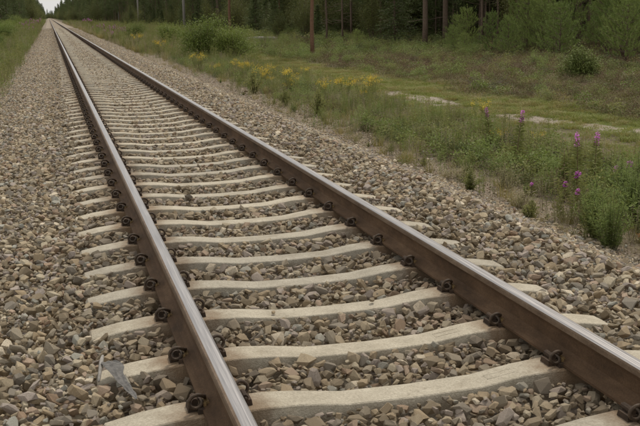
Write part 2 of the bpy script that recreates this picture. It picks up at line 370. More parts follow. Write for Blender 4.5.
# ------------------------------------------------------------------ sleepers
PITCH = .61; Y0 = 3.666
def sleeper_mesh(detail=True, var=0):
    mb = MB()
    st = [-1.30, -1.285, -1.15, -1.0, -.92, -.78, -.64, -.5, -.3, 0, .3, .5, .64, .78, .92, 1.0, 1.15, 1.285, 1.30] if detail else [-1.3, -.95, -.55, 0, .55, .95, 1.3]
    r2 = random.Random(var)
    def zt(x):
        a = abs(x); return float(np.interp(a, [0, .3, .5, .64, .95, 1.1, 1.285, 1.3], [-.040, -.034, -.008, 0, 0, -.012, -.046, -.062]))
    def ht(x):
        a = abs(x); return float(np.interp(a, [0, .5, .64, .95, 1.285, 1.3], [.075, .079, .088, .088, .083, .078]))
    rings = []
    for x in st:
        z = zt(x) + r2.uniform(-1, 1)*.0012; h = ht(x) + r2.uniform(-1, 1)*.0015; c = .0045+r2.uniform(0, .002)
        rings += [(x, -h-.040, -.21), (x, -h-.010, z-.05), (x, -h-.001, z-c), (x, -h+c*.8, z-.001), (x, 0, z+.001), (x, h-c*.8, z-.001), (x, h+.001, z-c), (x, h+.010, z-.05), (x, h+.040, -.21)]
    k = 9; F = [(i*k+j, i*k+(j+1) % k, (i+1)*k+(j+1) % k, (i+1)*k+j) for i in range(len(st)-1) for j in range(k)]
    F += [tuple(range(k))[::-1], tuple(range((len(st)-1)*k, len(st)*k))]
    F = [f[::-1] for f in F]
    mb.add(rings, F); me = mb.mesh('concrete_block', [M_CONC], False); return me
SL = [sleeper_mesh(True, i) for i in range(5)]; SLF = sleeper_mesh(False)
mb = MB()                       # raised cast frame
for c, s in (((0, -.021, 0), (.13, .004, .005)), ((0, .021, 0), (.13, .004, .005)), ((-.065, 0, 0), (.004, .046, .005)), ((.065, 0, 0), (.004, .046, .005))): box(mb, c, s)
MARK = mb.mesh('cast_mark', [M_CONC])
mb = MB()                       # shoulder cast into the sleeper (u toward the rail = +x)
box(mb, (-.006, .004, .010), (.050, .078, .026), 0, None, .86); tube(mb, [(0, -.022, .034), (0, .045, .034)], .0145, 10); box(mb, (.02, -.052, .008), (.03, .03, .018), 0, None, .8)
SHOULDER = mb.mesh('shoulder', [M_CAST])
def cr(P, n=5):
    P = [Vector(p) for p in P]; out = []
    for i in range(len(P)-1):
        a = P[max(i-1, 0)]; b = P[i]; c = P[i+1]; d = P[min(i+2, len(P)-1)]
        for k in range(n):
            t_ = k/n; out.append(.5*((2*b)+(c-a)*t_+(2*a-5*b+4*c-d)*t_*t_+(3*b-a-3*c+d)*t_**3))
    return out+[P[-1]]
CP = [(.050, .028, .037), (.044, .0, .044), (.032, -.034, .060), (.008, -.050, .074), (-.016, -.052, .070), (-.033, -.050, .050), (-.029, -.050, .027), (-.008, -.048, .015), (.014, -.044, .018), (.027, -.030, .030), (.024, .0, .036), (.012, .03, .034), (0, .06, .034)]
mb = MB(); pts = cr(CP, 4); tube(mb, pts, .0080, 8); COIL = mb.mesh('spring_coil', [M_CLIP], True)
mb = MB(); pts = cr(CP, 1); tube(mb, pts, .0092, 5); COILF = mb.mesh('spring_coil', [M_CLIP], True)
mb = MB(); box(mb, (.047, -.004, .0255), (.030, .050, .012), 0, None, .85); box(mb, (.038, -.034, .024), (.014, .018, .016), 0, None, .8)
INSUL = mb.mesh('insulator', [M_INS])

ORDN = 'first second third fourth fifth sixth seventh eighth ninth tenth eleventh twelfth thirteenth fourteenth fifteenth sixteenth'.split()
ORD = {1: 'first', 2: 'second', 3: 'third', 5: 'fifth', 8: 'eighth', 9: 'ninth', 12: 'twelfth'}
def ordinal(n):
    names = ['zeroth', 'first', 'second', 'third', 'fourth', 'fifth', 'sixth', 'seventh', 'eighth', 'ninth', 'tenth', 'eleventh', 'twelfth', 'thirteenth', 'fourteenth', 'fifteenth', 'sixteenth', 'seventeenth', 'eighteenth', 'nineteenth']
    if n < 20: return names[n]
    tens = {2: 'twent', 3: 'thirt', 4: 'fort', 5: 'fift', 6: 'sixt', 7: 'sevent', 8: 'eight', 9: 'ninet'}
    if n % 10 == 0: return tens[n//10]+'ieth'
    return tens[n//10]+'y-'+names[n % 10]
KF, KDET, KFAR = -1, 73, 240
rsl = random.Random(3); sleeper_pos = []
for k in range(KF-1, KFAR):
    y = Y0+PITCH*k + rsl.uniform(-.008, .008); rz = rsl.uniform(-.004, .004); xo = .03+rsl.uniform(-.012, .012); zo = rsl.uniform(-.003, .003)
    sleeper_pos.append((y, xo)); i = k-KF+1
    if k < KF: lab = 'concrete sleeper just below the bottom edge, only its right end near the frame'
    elif k == KF: lab = 'concrete sleeper in the bottom right corner under the nearest inner clip, closest of all'
    elif k == KF+1: lab = 'nearest full concrete sleeper crossing the bottom of the picture, second from the front'
    elif k == KF+2: lab = 'concrete sleeper with the grey rag on its left end, third from the front'
    elif k < KDET: lab = 'pale concrete sleeper under both rails, %s from the front' % ordinal(i)
    else: lab = 'far concrete sleeper in the distant track, too thin to tell from its neighbours'
    if k < KDET:
        o = empty('sleeper', (xo, y, zo), rz)
        ob('concrete_block', SL[k % 5], o)
        if 0 <= k < 2:
            ob('cast_mark', MARK, o, (.41, 0, -.0206)).rotation_euler = (0, -.13, 0)
        for rail in (-1, 1):
            for s in (-1, 1):
                q = ob('shoulder', SHOULDER, o, (rail*.798-xo - s*.1, 0, .001)); q.rotation_euler = (0, 0, 0 if s > 0 else math.pi)
    else: o = ob('sleeper', SLF, None, (xo, y, zo)); o.rotation_euler = (0, 0, rz)
    tag(o, lab, 'railway sleeper', 'concrete sleepers under the rails')
    if k < KDET:
        for rail in (-1, 1):
            for s in (1, -1):
                c = empty('rail_clip', (rail*.798 - s*.1, y+rsl.uniform(-.003, .003), zo+.001), (0 if s > 0 else math.pi)+rsl.uniform(-.05, .05))
                q = .93*rsl.uniform(.96, 1.04); c.scale = (q, 1, q); ob('spring_coil', COIL if k < 24 else COILF, c).rotation_euler = (rsl.uniform(-.06, .06), rsl.uniform(-.05, .05), 0); ob('insulator', INSUL, c)
                side = ('outer' if (rail < 0) == (s > 0) else 'inner'); lr = 'left' if rail < 0 else 'right'
                if k < KF: lab = 'rusty coiled rail clip on the %s side of the %s rail, just below the frame' % (side, lr)
                else: lab = 'dark coiled clip, %s side of the %s rail, on %s sleeper from the front' % (side, lr, ordinal(i))
                tag(c, lab, 'rail clip', 'spring clips holding the rails')
mb = MB()
for k in range(KDET, 170):
    for xx in (-.898, -.698, .698, .898): box(mb, (xx, Y0+PITCH*k, .04), (.07, .12, .07))
tag(ob('rail_clip_row', mb.mesh('rail_clip_row', [M_CAST])), 'rows of tiny dark rail clips along the far stretch of both rails', 'rail clips', kind='stuff')

# ------------------------------------------------------------------ rails
def rail_profile():
    h = [(.0, 0), (.075, 0), (.075, .0115), (.045, .018), (.020, .030), (.0105, .045), (.0083, .08), (.0083, .105), (.012, .122), (.034, .134), (.036, .137), (.036, .158), (.033, .166), (.024, .1705), (.010, .172)]
    return h[1:] + [(-x, z) for x, z in h[::-1][:-1]]
def rail(x0, lab):
    mb = MB(); P = rail_profile(); n = len(P); ys = [-3.5, 0, 3, 6, 12, 25, 50, 100, 200, 400, 800, 1400]
    sgn = 1 if x0 < 0 else -1; V = []
    for y in ys:
        for px, pz in P: V.append((x0+px + pz*sgn/40, y, .007+pz))
    mb.v.append(np.array(V)); mb.n = len(V)
    for i in range(len(ys)-1):
        for j in range(n):
            j2 = (j+1) % n; mb.f.append((i*n+j2, i*n+j, (i+1)*n+j, (i+1)*n+j2))
            z1, z2 = P[j][1], P[j2][1]
            mb.m.append(2 if min(z1, z2) >= .1704 or (min(z1, z2) >= .1655 and ((P[j][0]+P[j2][0])*sgn > 0)) else 1 if min(z1, z2) >= .134 else 0)
    mb.f += [tuple(range(n)), tuple(range((len(ys)-1)*n, len(ys)*n))[::-1]]; mb.m += [0, 0]
    o = ob('rail', mb.mesh('rail', [M_WEB, M_HEADSIDE, M_STEEL], False)); tag(o, lab, 'rail', 'the two rails of the track')
    return o
rail(-.798, 'left steel rail with brown web and polished top, running to the bottom edge')
rail(.798, 'right steel rail with dark brown web and shiny bluish top, leaving at the right edge')

# ------------------------------------------------------------------ ballast stones
def rock_mesh(i):
    r = random.Random(100+i); bm = bmesh.new()
    ax = (1, r.uniform(.55, .9), r.uniform(.4, .75))
    for _ in range(r.choice((13, 17, 22, 26))):
        v = Vector((r.gauss(0, 1), r.gauss(0, 1), r.gauss(0, 1))).normalized()
        v = Vector([max(-.74, min(.74, c*1.08)) for c in v])*r.uniform(.86, 1.04)
        bm.verts.new((v.x*ax[0], v.y*ax[1], v.z*ax[2]))
    res = bmesh.ops.convex_hull(bm, input=bm.verts)
    bmesh.ops.delete(bm, geom=[v for v in bm.verts if not v.link_faces], context='VERTS')
    bmesh.ops.dissolve_limit(bm, angle_limit=.16, verts=bm.verts, edges=bm.edges)
    bmesh.ops.recalc_face_normals(bm, faces=bm.faces)
    me = bpy.data.meshes.new('stone'); bm.to_mesh(me); bm.free(); me.materials.append(M_STONE); return me
ROCKS = [rock_mesh(i) for i in range(28)]
def proto_col(name, objs):
    c = bpy.data.collections.new(name)
    for o in objs: c.objects.link(o)
    return c
def hidden(name, me): return bpy.data.objects.new(name, me)
def scatter(name, pts, rots, scl, idx, col, parent=None):
    me = bpy.data.meshes.new(name); me.vertices.add(len(pts)); me.vertices.foreach_set('co', np.asarray(pts, np.float32).ravel())
    for nm, arr, ty in (('rot', rots, 'FLOAT_VECTOR'), ('scl', scl, 'FLOAT_VECTOR')):
        a = me.attributes.new(nm, ty, 'POINT'); a.data.foreach_set('vector', np.asarray(arr, np.float32).ravel())
    a = me.attributes.new('idx', 'INT', 'POINT'); a.data.foreach_set('value', np.asarray(idx, np.int32))
    o = ob(name, me, parent)
    g = bpy.data.node_groups.new(name, 'GeometryNodeTree')
    g.interface.new_socket('Geometry', in_out='INPUT', socket_type='NodeSocketGeometry'); g.interface.new_socket('Geometry', in_out='OUTPUT', socket_type='NodeSocketGeometry')
    gi = g.nodes.new('NodeGroupInput'); go = g.nodes.new('NodeGroupOutput')
    ci = g.nodes.new('GeometryNodeCollectionInfo'); ci.inputs['Collection'].default_value = col; ci.inputs['Separate Children'].default_value = True; ci.inputs['Reset Children'].default_value = True
    ip = g.nodes.new('GeometryNodeInstanceOnPoints'); ip.inputs['Pick Instance'].default_value = True
    def na(nm, ty):
        q = g.nodes.new('GeometryNodeInputNamedAttribute'); q.data_type = ty; q.inputs['Name'].default_value = nm; return q.outputs['Attribute']
    L = g.links.new
    L(gi.outputs[0], ip.inputs['Points']); L(ci.outputs[0], ip.inputs['Instance'])
    L(na('idx', 'INT'), ip.inputs['Instance Index']); L(na('rot', 'FLOAT_VECTOR'), ip.inputs['Rotation']); L(na('scl', 'FLOAT_VECTOR'), ip.inputs['Scale'])
    L(ip.outputs[0], go.inputs[0])
    md = o.modifiers.new('scatter', 'NODES'); md.node_group = g
    return o
CST = proto_col('stone_shapes', [hidden('stone_shape', m) for m in ROCKS])

def pour_stones():
    """drop stones one after another onto a height field so that they pile like real ballast"""
    cell = .008; xa, xb, ya, yb = -2.75, 3.75, 2.1, 15.0
    W_, H_ = int((xb-xa)/cell), int((yb-ya)/cell)
    xs = xa+(np.arange(W_)+.5)*cell
    Z = np.repeat((bz(xs)-.075)[:, None], H_, 1).astype(np.float32)
    T = np.repeat((bz(xs))[:, None], H_, 1).astype(np.float32)
    T += (rng.normal(size=T.shape)*0).astype(np.float32)
    blocked = np.zeros((W_, H_), bool)
    for (y, xo) in sleeper_pos:
        j0, j1 = int((y-.088-ya)/cell), int((y+.088-ya)/cell)
        if j1 < 1 or j0 > H_-1: continue
        i0, i1 = int((xo-1.29-xa)/cell), int((xo+1.29-xa)/cell)
        blocked[i0:i1, max(j0, 0):j1] = True
    for x0 in (-.798, .798):
        i0, i1 = int((x0-.10-xa)/cell), int((x0+.10-xa)/cell); T[i0:i1, :] = -.052
        i0, i1 = int((x0-.17-xa)/cell), int((x0+.17-xa)/cell)
        for (y, xo) in sleeper_pos:
            j0, j1 = int((y-.12-ya)/cell), int((y+.11-ya)/cell)
            if j1 > 0 and j0 < H_: blocked[i0:i1, max(j0, 0):j1] = True
    N = 150000
    px = rng.uniform(xa+.05, xb-.05, N); py = ya+.05+(yb-ya-.1)*rng.uniform(0, 1, N)
    keep = in_view(px, py, .9); px = px[keep]; py = py[keep]; N = len(px)
    s = rng.choice([.016, .027, .038, .052], N, p=[.36, .26, .25, .13])*rng.uniform(.88, 1.12, N)
    asp = rng.uniform(.55, .85, N)
    P, R, SC = [], [], []
    for q in range(N):
        a = s[q]; n = int(a*.8/cell)+1
        ci, cj = int((px[q]-xa)/cell), int((py[q]-ya)/cell)
        if ci-n < 0 or cj-n < 0 or ci+n >= W_ or cj+n >= H_: continue
        if blocked[ci-n+1:ci+n, cj-n+1:cj+n].any() : continue
        sub = Z[ci-n:ci+n+1, cj-n:cj+n+1]; tgt = T[ci, cj]
        base = float(sub.mean()); m_ = float(sub.max())
        zc = base*.6+m_*.4 + a*.30
        if zc > tgt + .014: continue
        P.append((px[q], py[q], zc)); SC.append((a, a, a*asp[q]*1.25))
        top = zc+a*asp[q]*.55
        gi = np.arange(-n, n+1)*cell; rr = (gi[:, None]**2+gi[None, :]**2)/(a*a)
        dome = zc+a*asp[q]*.62*np.sqrt(np.clip(1-rr*.9, 0, 1)); dome[rr > 1] = -9
        np.maximum(sub, dome, out=sub)
    P = np.array(P); SC = np.array(SC)
    R = np.stack([rng.normal(0, .45, len(P)), rng.normal(0, .45, len(P)), rng.uniform(0, 6.28, len(P))], 1)
    return P, R, SC
P, R, SC = pour_stones()
print('poured', len(P))
# the 300 stones that show largest become objects of their own
dep = (P-np.array(CAMP)) @ np.array(CF); lat = np.abs((P-np.array(CAMP)) @ np.array(CR)); vv = (P-np.array(CAMP)) @ np.array(CU)
vis = (lat < dep*.335) & (np.abs(vv) < dep*.222)
topmost = P[:, 2] > bz(P[:, 0])-.012
score = np.where(vis & topmost, SC[:, 0]/dep, 0); order = np.argsort(-score); big = order[:300]
rest = np.ones(len(P), bool); rest[big] = False
for q in big:
    o = bpy.data.objects.new('stone', ROCKS[int(rng.integers(28))]); COL.objects.link(o); o.parent = bed
    o.location = P[q]; o.rotation_euler = R[q]; o.scale = SC[q]
def loose(n, y0, y1, s0, xlo=-2.9, xhi=3.6):
    px = rng.uniform(xlo, xhi, n); py = rng.uniform(y0, y1, n); k = in_view(px, py, 1.0)
    px, py = px[k], py[k]; s = rng.uniform(.7, 1.3, len(px))*s0
    inS = (np.abs(((py-Y0+PITCH/2) % PITCH)-PITCH/2) < .068+.35*s) & (np.abs(px) < 1.31)
    inR = np.abs(np.abs(px)-.798) < .07
    k = ~(inS | inR); px, py, s = px[k], py[k], s[k]
    pz = bz(px)-.010+rng.uniform(-.012, .018, len(px))
    return np.stack([px, py, pz], 1), np.stack([rng.normal(0, .5, len(px)), rng.normal(0, .5, len(px)), rng.uniform(0, 6.28, len(px))], 1), np.stack([s, s, s*.85], 1)
A = [(P[rest], R[rest], SC[rest])]
A.append(loose(52000, 14.9, 40, .039)); A.append(loose(52000, 40, 78, .046)); A.append(loose(26000, 78, 150, .055))
# small gravel and scattered stones at the toe of the slope
def toe(n, xa, xb, ya, yb, s0, ed=1.6):
    px = xa+(xb-xa)*rng.uniform(0, 1, n)**ed; py = rng.uniform(ya, yb, n); k = in_view(px, py, 1.0); px, py = px[k], py[k]
    s = s0*rng.lognormal(0, .35, len(px)); pz = np.array([max(tz(a, b), float(bz(a)) if a < 3.7 else -9) for a, b in zip(px, py)])+s*.2
    return np.stack([px, py, pz], 1), rng.uniform(0, 6.28, (len(px), 3)), np.stack([s, s*.9, s*.7], 1)
A.append(toe(16000, 3.1, 5.0, 5, 18, .012)); A.append(toe(9000, 3.1, 4.4, 16, 45, .018)); A.append(toe(900, 3.2, 5.2, 6, 30, .03)); A.append(toe(700, 7.6, 9.4, 12, 28, .012, 1))
PP = np.concatenate([a[0] for a in A]); RR = np.concatenate([a[1] for a in A]); SS = np.concatenate([a[2] for a in A])
o = scatter('ballast_stones', PP, RR, SS, rng.integers(0, 28, len(PP)), CST, None)
tag(o, 'grey and tan crushed granite ballast filling the track bed and its shoulders', 'ballast', kind='stuff')
print('stones', len(PP))

for x, y, sz, lab in ((.27, 4.90, .030, 'flat brownish stone lying on top of a pale sleeper near the right rail'), (-.30, 4.865, .022, 'small dark stone lying on a sleeper between the rails')):
    o = ob('loose_stone', ROCKS[3], None, (x, y, -.026+sz*.45)); o.scale = (sz, sz*.8, sz*.6); o.rotation_euler = (.1, 0, .5); tag(o, lab, 'stone')

# ------------------------------------------------------------------ grey rag and stick by the left end of the third sleeper
def rag():
    mb = MB(); n, m_ = 17, 7; V = []
    # a crumpled triangular strip: wide at the top on the sleeper end, narrowing to a tail
    a = Vector((-1.240, 4.262, .010)); b = Vector((-1.122, 3.775, .012))
    ax = b-a; side = Vector((.93, .32, 0)).normalized()
    for i in range(n):
        t_ = i/(n-1); wdt = (.074+.012*math.sin(t_*9)+.022*noise.noise(Vector((t_*14, 2, 1))))*(1-t_)**.75*(1 if t_ > .06 else .8)+.006
        for j in range(m_):
            s_ = j/(m_-1)
            p = a+ax*t_+side*(s_*wdt)
            z = .004*math.sin(s_*14+t_*3)+.012*noise.noise(Vector((t_*9, s_*4, 3)))
            drop = -.010*math.sin(min(1, max(0, (t_-.22)/.78))*math.pi)
            V.append((p.x+.008*noise.noise(Vector((t_*9, s_*5, 8))), p.y+.01*noise.noise(Vector((t_*7, s_*6, 5))), p.z+z+drop+.012))
    F = [(i*m_+j, i*m_+j+1, (i+1)*m_+j+1, (i+1)*m_+j) for i in range(n-1) for j in range(m_-1)]
    mb.add(V, F); o = ob('rag', mb.mesh('rag', [M_RAG], False))
    md = o.modifiers.new('thick', 'SOLIDIFY'); md.thickness = .003; md2 = o.modifiers.new('sub', 'SUBSURF'); md2.levels = 1; md2.render_levels = 1
    tag(o, 'crumpled grey rag with a pointed tail, lying on the left end of a sleeper', 'rag')
rag()
mb = MB(); tube(mb, cr([(-1.222, 4.42, .0), (-1.232, 4.32, .012), (-1.243, 4.21, .01), (-1.256, 4.10, -.002)], 3), [.006, .008, .009, .010, .010, .009, .009, .008, .007, .005], 7)
tag(ob('stick', mb.mesh('stick', [M_GREYWOOD], True)), 'short pale grey stick on the ballast just above the rag', 'stick')

# ------------------------------------------------------------------ plants
def stem_pts(h, lean, n=5):
    a = random.uniform(0, 6.28); d = Vector((math.cos(a), math.sin(a), 0))*lean
    return [Vector((0, 0, h*i/n))+d*h*(i/n)**1.6 for i in range(n+1)]
def at_(pts, f):
    f = f*(len(pts)-1); i = min(int(f), len(pts)-2); return pts[i].lerp(pts[i+1], f-i)
def fireweed_meshes(nst, h, flower=True, seed=0):
    random.seed(seed); s = MB(); l = MB(); fl = MB()
    for _ in range(nst):
        hh = h*random.uniform(.75, 1.05); off = Vector((random.gauss(0, .07), random.gauss(0, .07), 0))*(3 if nst > 4 else 1) if nst > 1 else Vector((0, 0, 0))
        P_ = [p+off for p in stem_pts(hh, random.uniform(0, .16))]
        tube(s, P_, [.005, .005, .004, .004, .003, .002], 5, 0)
        n = int(115*hh/.8); pp = []; dd = []
        for i in range(n):
            f = .06+.80*i/n; a = i*2.4+random.uniform(-.3, .3); pp.append(at_(P_, f)); dd.append((math.cos(a), math.sin(a), random.uniform(.3, .8)))
        ln = np.interp(np.linspace(0, 1, n), [0, .3, 1], [.09, .15, .07])*rng.uniform(.8, 1.2, n)
        leaves(l, [tuple(p) for p in pp], dd, ln, .026, 0, .3)
        if flower:
            n = 46; pp = []; dd = []
            for i in range(n):
                f = .76+.21*(i/n); a = i*2.4; r_ = .017*(1-(i/n)*.6)
                pp.append(tuple(at_(P_, f)+Vector((math.cos(a), math.sin(a), 0))*r_)); dd.append((math.cos(a)+random.gauss(0, .5), math.sin(a)+random.gauss(0, .5), random.gauss(.1, .5)))
            leaves(fl, pp, dd, .026, .022, 0, .05)
            n = 12; pp = [tuple(at_(P_, .95+.05*i/n)) for i in range(n)]; leaves(fl, pp, rng.normal(size=(n, 3))*[1, 1, .5], .014, .006, 0, 0)
        # buds above
    return s.mesh('stem', [M_REDSTEM], True), l.mesh('foliage', [M_HERB]), (fl.mesh('blossom', [M_PURP]) if flower else None)
def clump_meshes(kind, seed, r=.16, h=.4):
    random.seed(seed); s = MB(); l = MB(); fl = None
    if kind == 'herb':         # dense, rounded, leafy herb
        for _ in range(26):
            a = random.uniform(0, 6.28); q = random.random()**.6; e = Vector((math.cos(a)*r*q, math.sin(a)*r*q, h*(1-.5*q)*random.uniform(.75, 1.1)))
            P_ = [Vector((e.x*.15, e.y*.15, 0)), Vector((e.x*.5, e.y*.5, e.z*.5)), e]; tube(s, P_, [.003, .0025, .0015], 4, 0, False)
            n = 26; f = rng.uniform(.15, 1, n); pp = [tuple(at_(P_, x)) for x in f]; leaves(l, pp, rng.normal(size=(n, 3))*[1, 1, .4]+[0, 0, .35], rng.uniform(.03, .055, n), .014, 0, .2)
        return s.mesh('stem', [M_STEM]), l.mesh('foliage', [M_HERB]), None
    if kind == 'fern':         # tall feathery bright green herb
        for _ in range(34):
            a = random.uniform(0, 6.28); q = random.random()**.7; e = Vector((math.cos(a)*r*q, math.sin(a)*r*q, h*(1-.35*q)*random.uniform(.6, 1.08)))
            P_ = [Vector((e.x*.25, e.y*.25, 0)), Vector((e.x*.55, e.y*.55, e.z*.5)), e]; tube(s, P_, [.0035, .003, .0015], 4, 0, False)
            n = 60; f = rng.uniform(.1, 1, n); pp = [tuple(at_(P_, x)) for x in f]; leaves(l, pp, rng.normal(size=(n, 3))*[1, 1, .3]+[0, 0, .7], rng.uniform(.035, .075, n), .009, 0, .1)
        return s.mesh('stem', [M_STEM]), l.mesh('foliage', [M_FERN]), None
    if kind == 'sage':         # wispy pale plant
        for _ in range(60):
            a = random.uniform(0, 6.28); q = random.random()**.6; e = Vector((math.cos(a)*r*q, math.sin(a)*r*q, h*(1-.5*q)*random.uniform(.5, 1.1)))
            P_ = [Vector((e.x*.3, e.y*.3, 0)), Vector((e.x*.6, e.y*.6, e.z*.55)), e]; tube(s, P_, [.002, .0018, .001], 3, 0, False)
            n = 22; f = rng.uniform(.3, 1, n); pp = [tuple(at_(P_, x)) for x in f]; leaves(l, pp, rng.normal(size=(n, 3))+[0, 0, .5], rng.uniform(.015, .03, n), .007, 0, .1)
        return s.mesh('stem', [M_DRY]), l.mesh('foliage', [M_SAGE]), None
    if kind == 'yellow':       # golden flowered herb
        fl = MB()
        for _ in range(14):
            a = random.uniform(0, 6.28); q = random.random()**.6; e = Vector((math.cos(a)*r*q, math.sin(a)*r*q, h*random.uniform(.7, 1.05)))
            P_ = [Vector((e.x*.5, e.y*.5, 0)), Vector((e.x*.7, e.y*.7, e.z*.5)), e]; tube(s, P_, [.003, .003, .002], 4, 0, False)
            n = 26; f = rng.uniform(.1, .9, n); pp = [tuple(at_(P_, x)) for x in f]; leaves(l, pp, rng.normal(size=(n, 3))*[1, 1, .3]+[0, 0, .5], rng.uniform(.04, .07, n), .012)
            n = 22; pp = np.array(e)+rng.normal(size=(n, 3))*[.03, .03, .03]; leaves(fl, pp, rng.normal(size=(n, 3))+[0, 0, .6], .017, .016, 0, 0)
        return s.mesh('stem', [M_STEM]), l.mesh('foliage', [M_HERB]), fl.mesh('blossom', [M_YEL])
def zg(x, y): return tz(x, y)
def plant(name, meshes, x, y, label, cat, group=None, sc=1.0, scz=None):
    o = empty(name, (x, y, zg(x, y)-.01), random.uniform(0, 6.28)); o.scale = (sc, sc, scz or sc)
    for nm, me in zip(('stem', 'foliage', 'blossom'), meshes):
        if me: ob(nm, me, o)
    tag(o, label, cat, group); return o
FW = [fireweed_meshes(2, .78, True, 11), fireweed_meshes(1, .85, True, 12), fireweed_meshes(2, .62, False, 13), fireweed_meshes(1, .35, True, 14), fireweed_meshes(7, .8, True, 15)]
G1 = 'purple fireweed on the right bank'
plant('fireweed', FW[1], 5.11, 12.77, 'tall single purple fireweed left of the other tall ones, beside yellow flowers', 'flower', G1, 1.15)
plant('fireweed', FW[0], 5.04, 10.85, 'tallest fireweed pair with two purple spikes on the right bank', 'flower', G1, 1.15)
plant('fireweed', FW[2], 5.1, 11.35, 'flowerless dark fireweed stems just left of the tallest purple pair', 'plant', None, 1.0)
plant('fireweed', FW[1], 5.43, 14.33, 'purple fireweed spike standing farthest left and back on the near bank', 'flower', G1, 1.0)
plant('fireweed', FW[3], 4.43, 10.16, 'low fireweed with small purple bloom below the flowerless stems', 'flower', G1, .95)
plant('fireweed', FW[3], 4.71, 10.39, 'short fireweed with pink bloom at the foot of the tallest pair', 'flower', G1, 1.25)
plant('fireweed', FW[3], 4.26, 9.59, 'lowest and nearest purple fireweed bloom, by the feathery green herb', 'flower', G1, 1.0)
plant('fireweed', FW[3], 5.42, 10.6, 'small purple fireweed right of the tallest pair', 'flower', G1, 1.3)
plant('fireweed', FW[3], 5.75, 10.9, 'small purple fireweed near the right edge, half hidden by green stems', 'flower', G1, 1.35)
plant('fireweed', FW[3], 4.22, 10.58, 'tiny pink flowered sprig among dry grass at the gravel edge', 'flower', G1, .7)
H = [clump_meshes('herb', 21, .17, .32), clump_meshes('herb', 22, .14, .36)]
FE = [clump_meshes('fern', 31, .26, .62), clump_meshes('fern', 32, .2, .5)]
SA = [clump_meshes('sage', 41, .3, .3), clump_meshes('sage', 42, .24, .36)]
YE = [clump_meshes('yellow', 51, .22, .55), clump_meshes('yellow', 52, .3, .5)]
plant('leafy_herb', H[0], 3.66, 11.17, 'round dark green herb alone on the gravel left of the fireweed', 'plant', 'leafy herbs on the gravel edge', .95)
plant('leafy_herb', H[1], 3.52, 9.25, 'small dark green herb on gravel right beside the ballast slope', 'plant', 'leafy herbs on the gravel edge', .8)
plant('leafy_herb', H[0], 4.3, 12.6, 'bushy green herb behind the pale wispy plants', 'plant', 'leafy herbs on the gravel edge', 1.0)
plant('leafy_herb', H[1], 4.18, 23.5, 'green herb clump at the bank edge between two yellow flower patches', 'plant', 'leafy herbs on the gravel edge', 1.5)
plant('leafy_herb', H[0], 4.22, 27.5, 'dense green herb clump at the bank edge, left of the middle yellow flowers', 'plant', 'leafy herbs on the gravel edge', 2.0, 2.3)
plant('leafy_herb', H[0], 4.36, 20.9, 'tall green herb clump leaning over the ballast in the middle of the bank', 'plant', 'leafy herbs on the gravel edge', 1.7, 2.0)
plant('leafy_herb', H[1], 4.75, 16.5, 'green herb clump behind the bare gravel patch', 'plant', 'leafy herbs on the gravel edge', 1.3)
plant('feathery_herb', FE[0], 3.62, 7.85, 'large feathery bright green herb at the right edge, nearest to the ballast', 'plant', 'feathery green herbs', 1.0)
plant('feathery_herb', FE[1], 4.25, 8.1, 'feathery green herb cut by the right edge of the picture', 'plant', 'feathery green herbs', 1.3)
plant('feathery_herb', FE[0], 4.55, 8.9, 'tall feathery herb in the gap right of the low fireweed blooms', 'plant', 'feathery green herbs', 1.1)
plant('feathery_herb', FE[1], 3.75, 8.35, 'feathery herb close behind the largest one at the ballast edge', 'plant', 'feathery green herbs', 1.05)
plant('feathery_herb', FE[1], 4.9, 9.7, 'feathery herb directly below the tallest fireweed pair', 'plant', 'feathery green herbs', 1.1)
plant('feathery_herb', FE[1], 4.15, 9.0, 'feathery green herb behind the largest one, under the low fireweed', 'plant', 'feathery green herbs', 1.0)
plant('feathery_herb', FE[0], 5.3, 10.0, 'broad feathery herb at the right edge behind the near ones', 'plant', 'feathery green herbs', 1.1)
plant('pale_herb', SA[0], 3.9, 12.0, 'pale grey green wispy plant left of the round dark herb', 'plant', 'pale wispy plants', 1.0)
plant('pale_herb', SA[1], 4.15, 11.2, 'pale wispy plant right of the round dark herb', 'plant', 'pale wispy plants', 1.1)
plant('pale_herb', SA[0], 4.27, 18.7, 'pale yellowish clump on gravel in the middle of the bank', 'plant', 'pale wispy plants', .8)
plant('pale_herb', SA[1], 3.75, 9.9, 'greyish wispy plant just right of the small dark herb', 'plant', 'pale wispy plants', .9)
for i, (x, y, s, lab) in enumerate([(5.13, 33.9, 1.1, 'small yellow flower clump far left on the bank'), (5.35, 31.1, 1.3, 'yellow flowers just right of the far bright green herb'), (5.19, 27.3, 1.2, 'yellow flower clump in the middle of the bank, low and near the ballast'),
        (5.61, 24.9, 1.1, 'yellow flower clump behind the tall leaning herb'), (5.9, 24.1, 1.1, 'yellow flower clump right of the tall leaning herb'), (6.35, 23.6, 1.3, 'rightmost yellow clump of the dense row in mid bank'), (7.38, 26.1, 1.0, 'yellow flowers at the edge of the sandy path'),
        (4.5, 40, 1.4, 'yellow clump below the big round bush'), (4.5, 55, 1.6, 'distant yellow flowers beside the ballast, left of the big bush'), (5.73, 14.6, .65, 'yellow flowers behind the single tall fireweed'), (6.28, 14.3, .55, 'yellow flowers between single and paired tall fireweed'), (7.3, 18.7, .9, 'yellow flowers beyond the fireweed next to the path'),
        (4.4, 68, 1.8, 'farthest yellow flower clump along the track'), (4.9, 29.6, 1.1, 'yellow flowers between two denser yellow patches')]):
    plant('yellow_wildflower', YE[i % 2], x, y, lab, 'flower', 'yellow wildflowers on the bank', s)
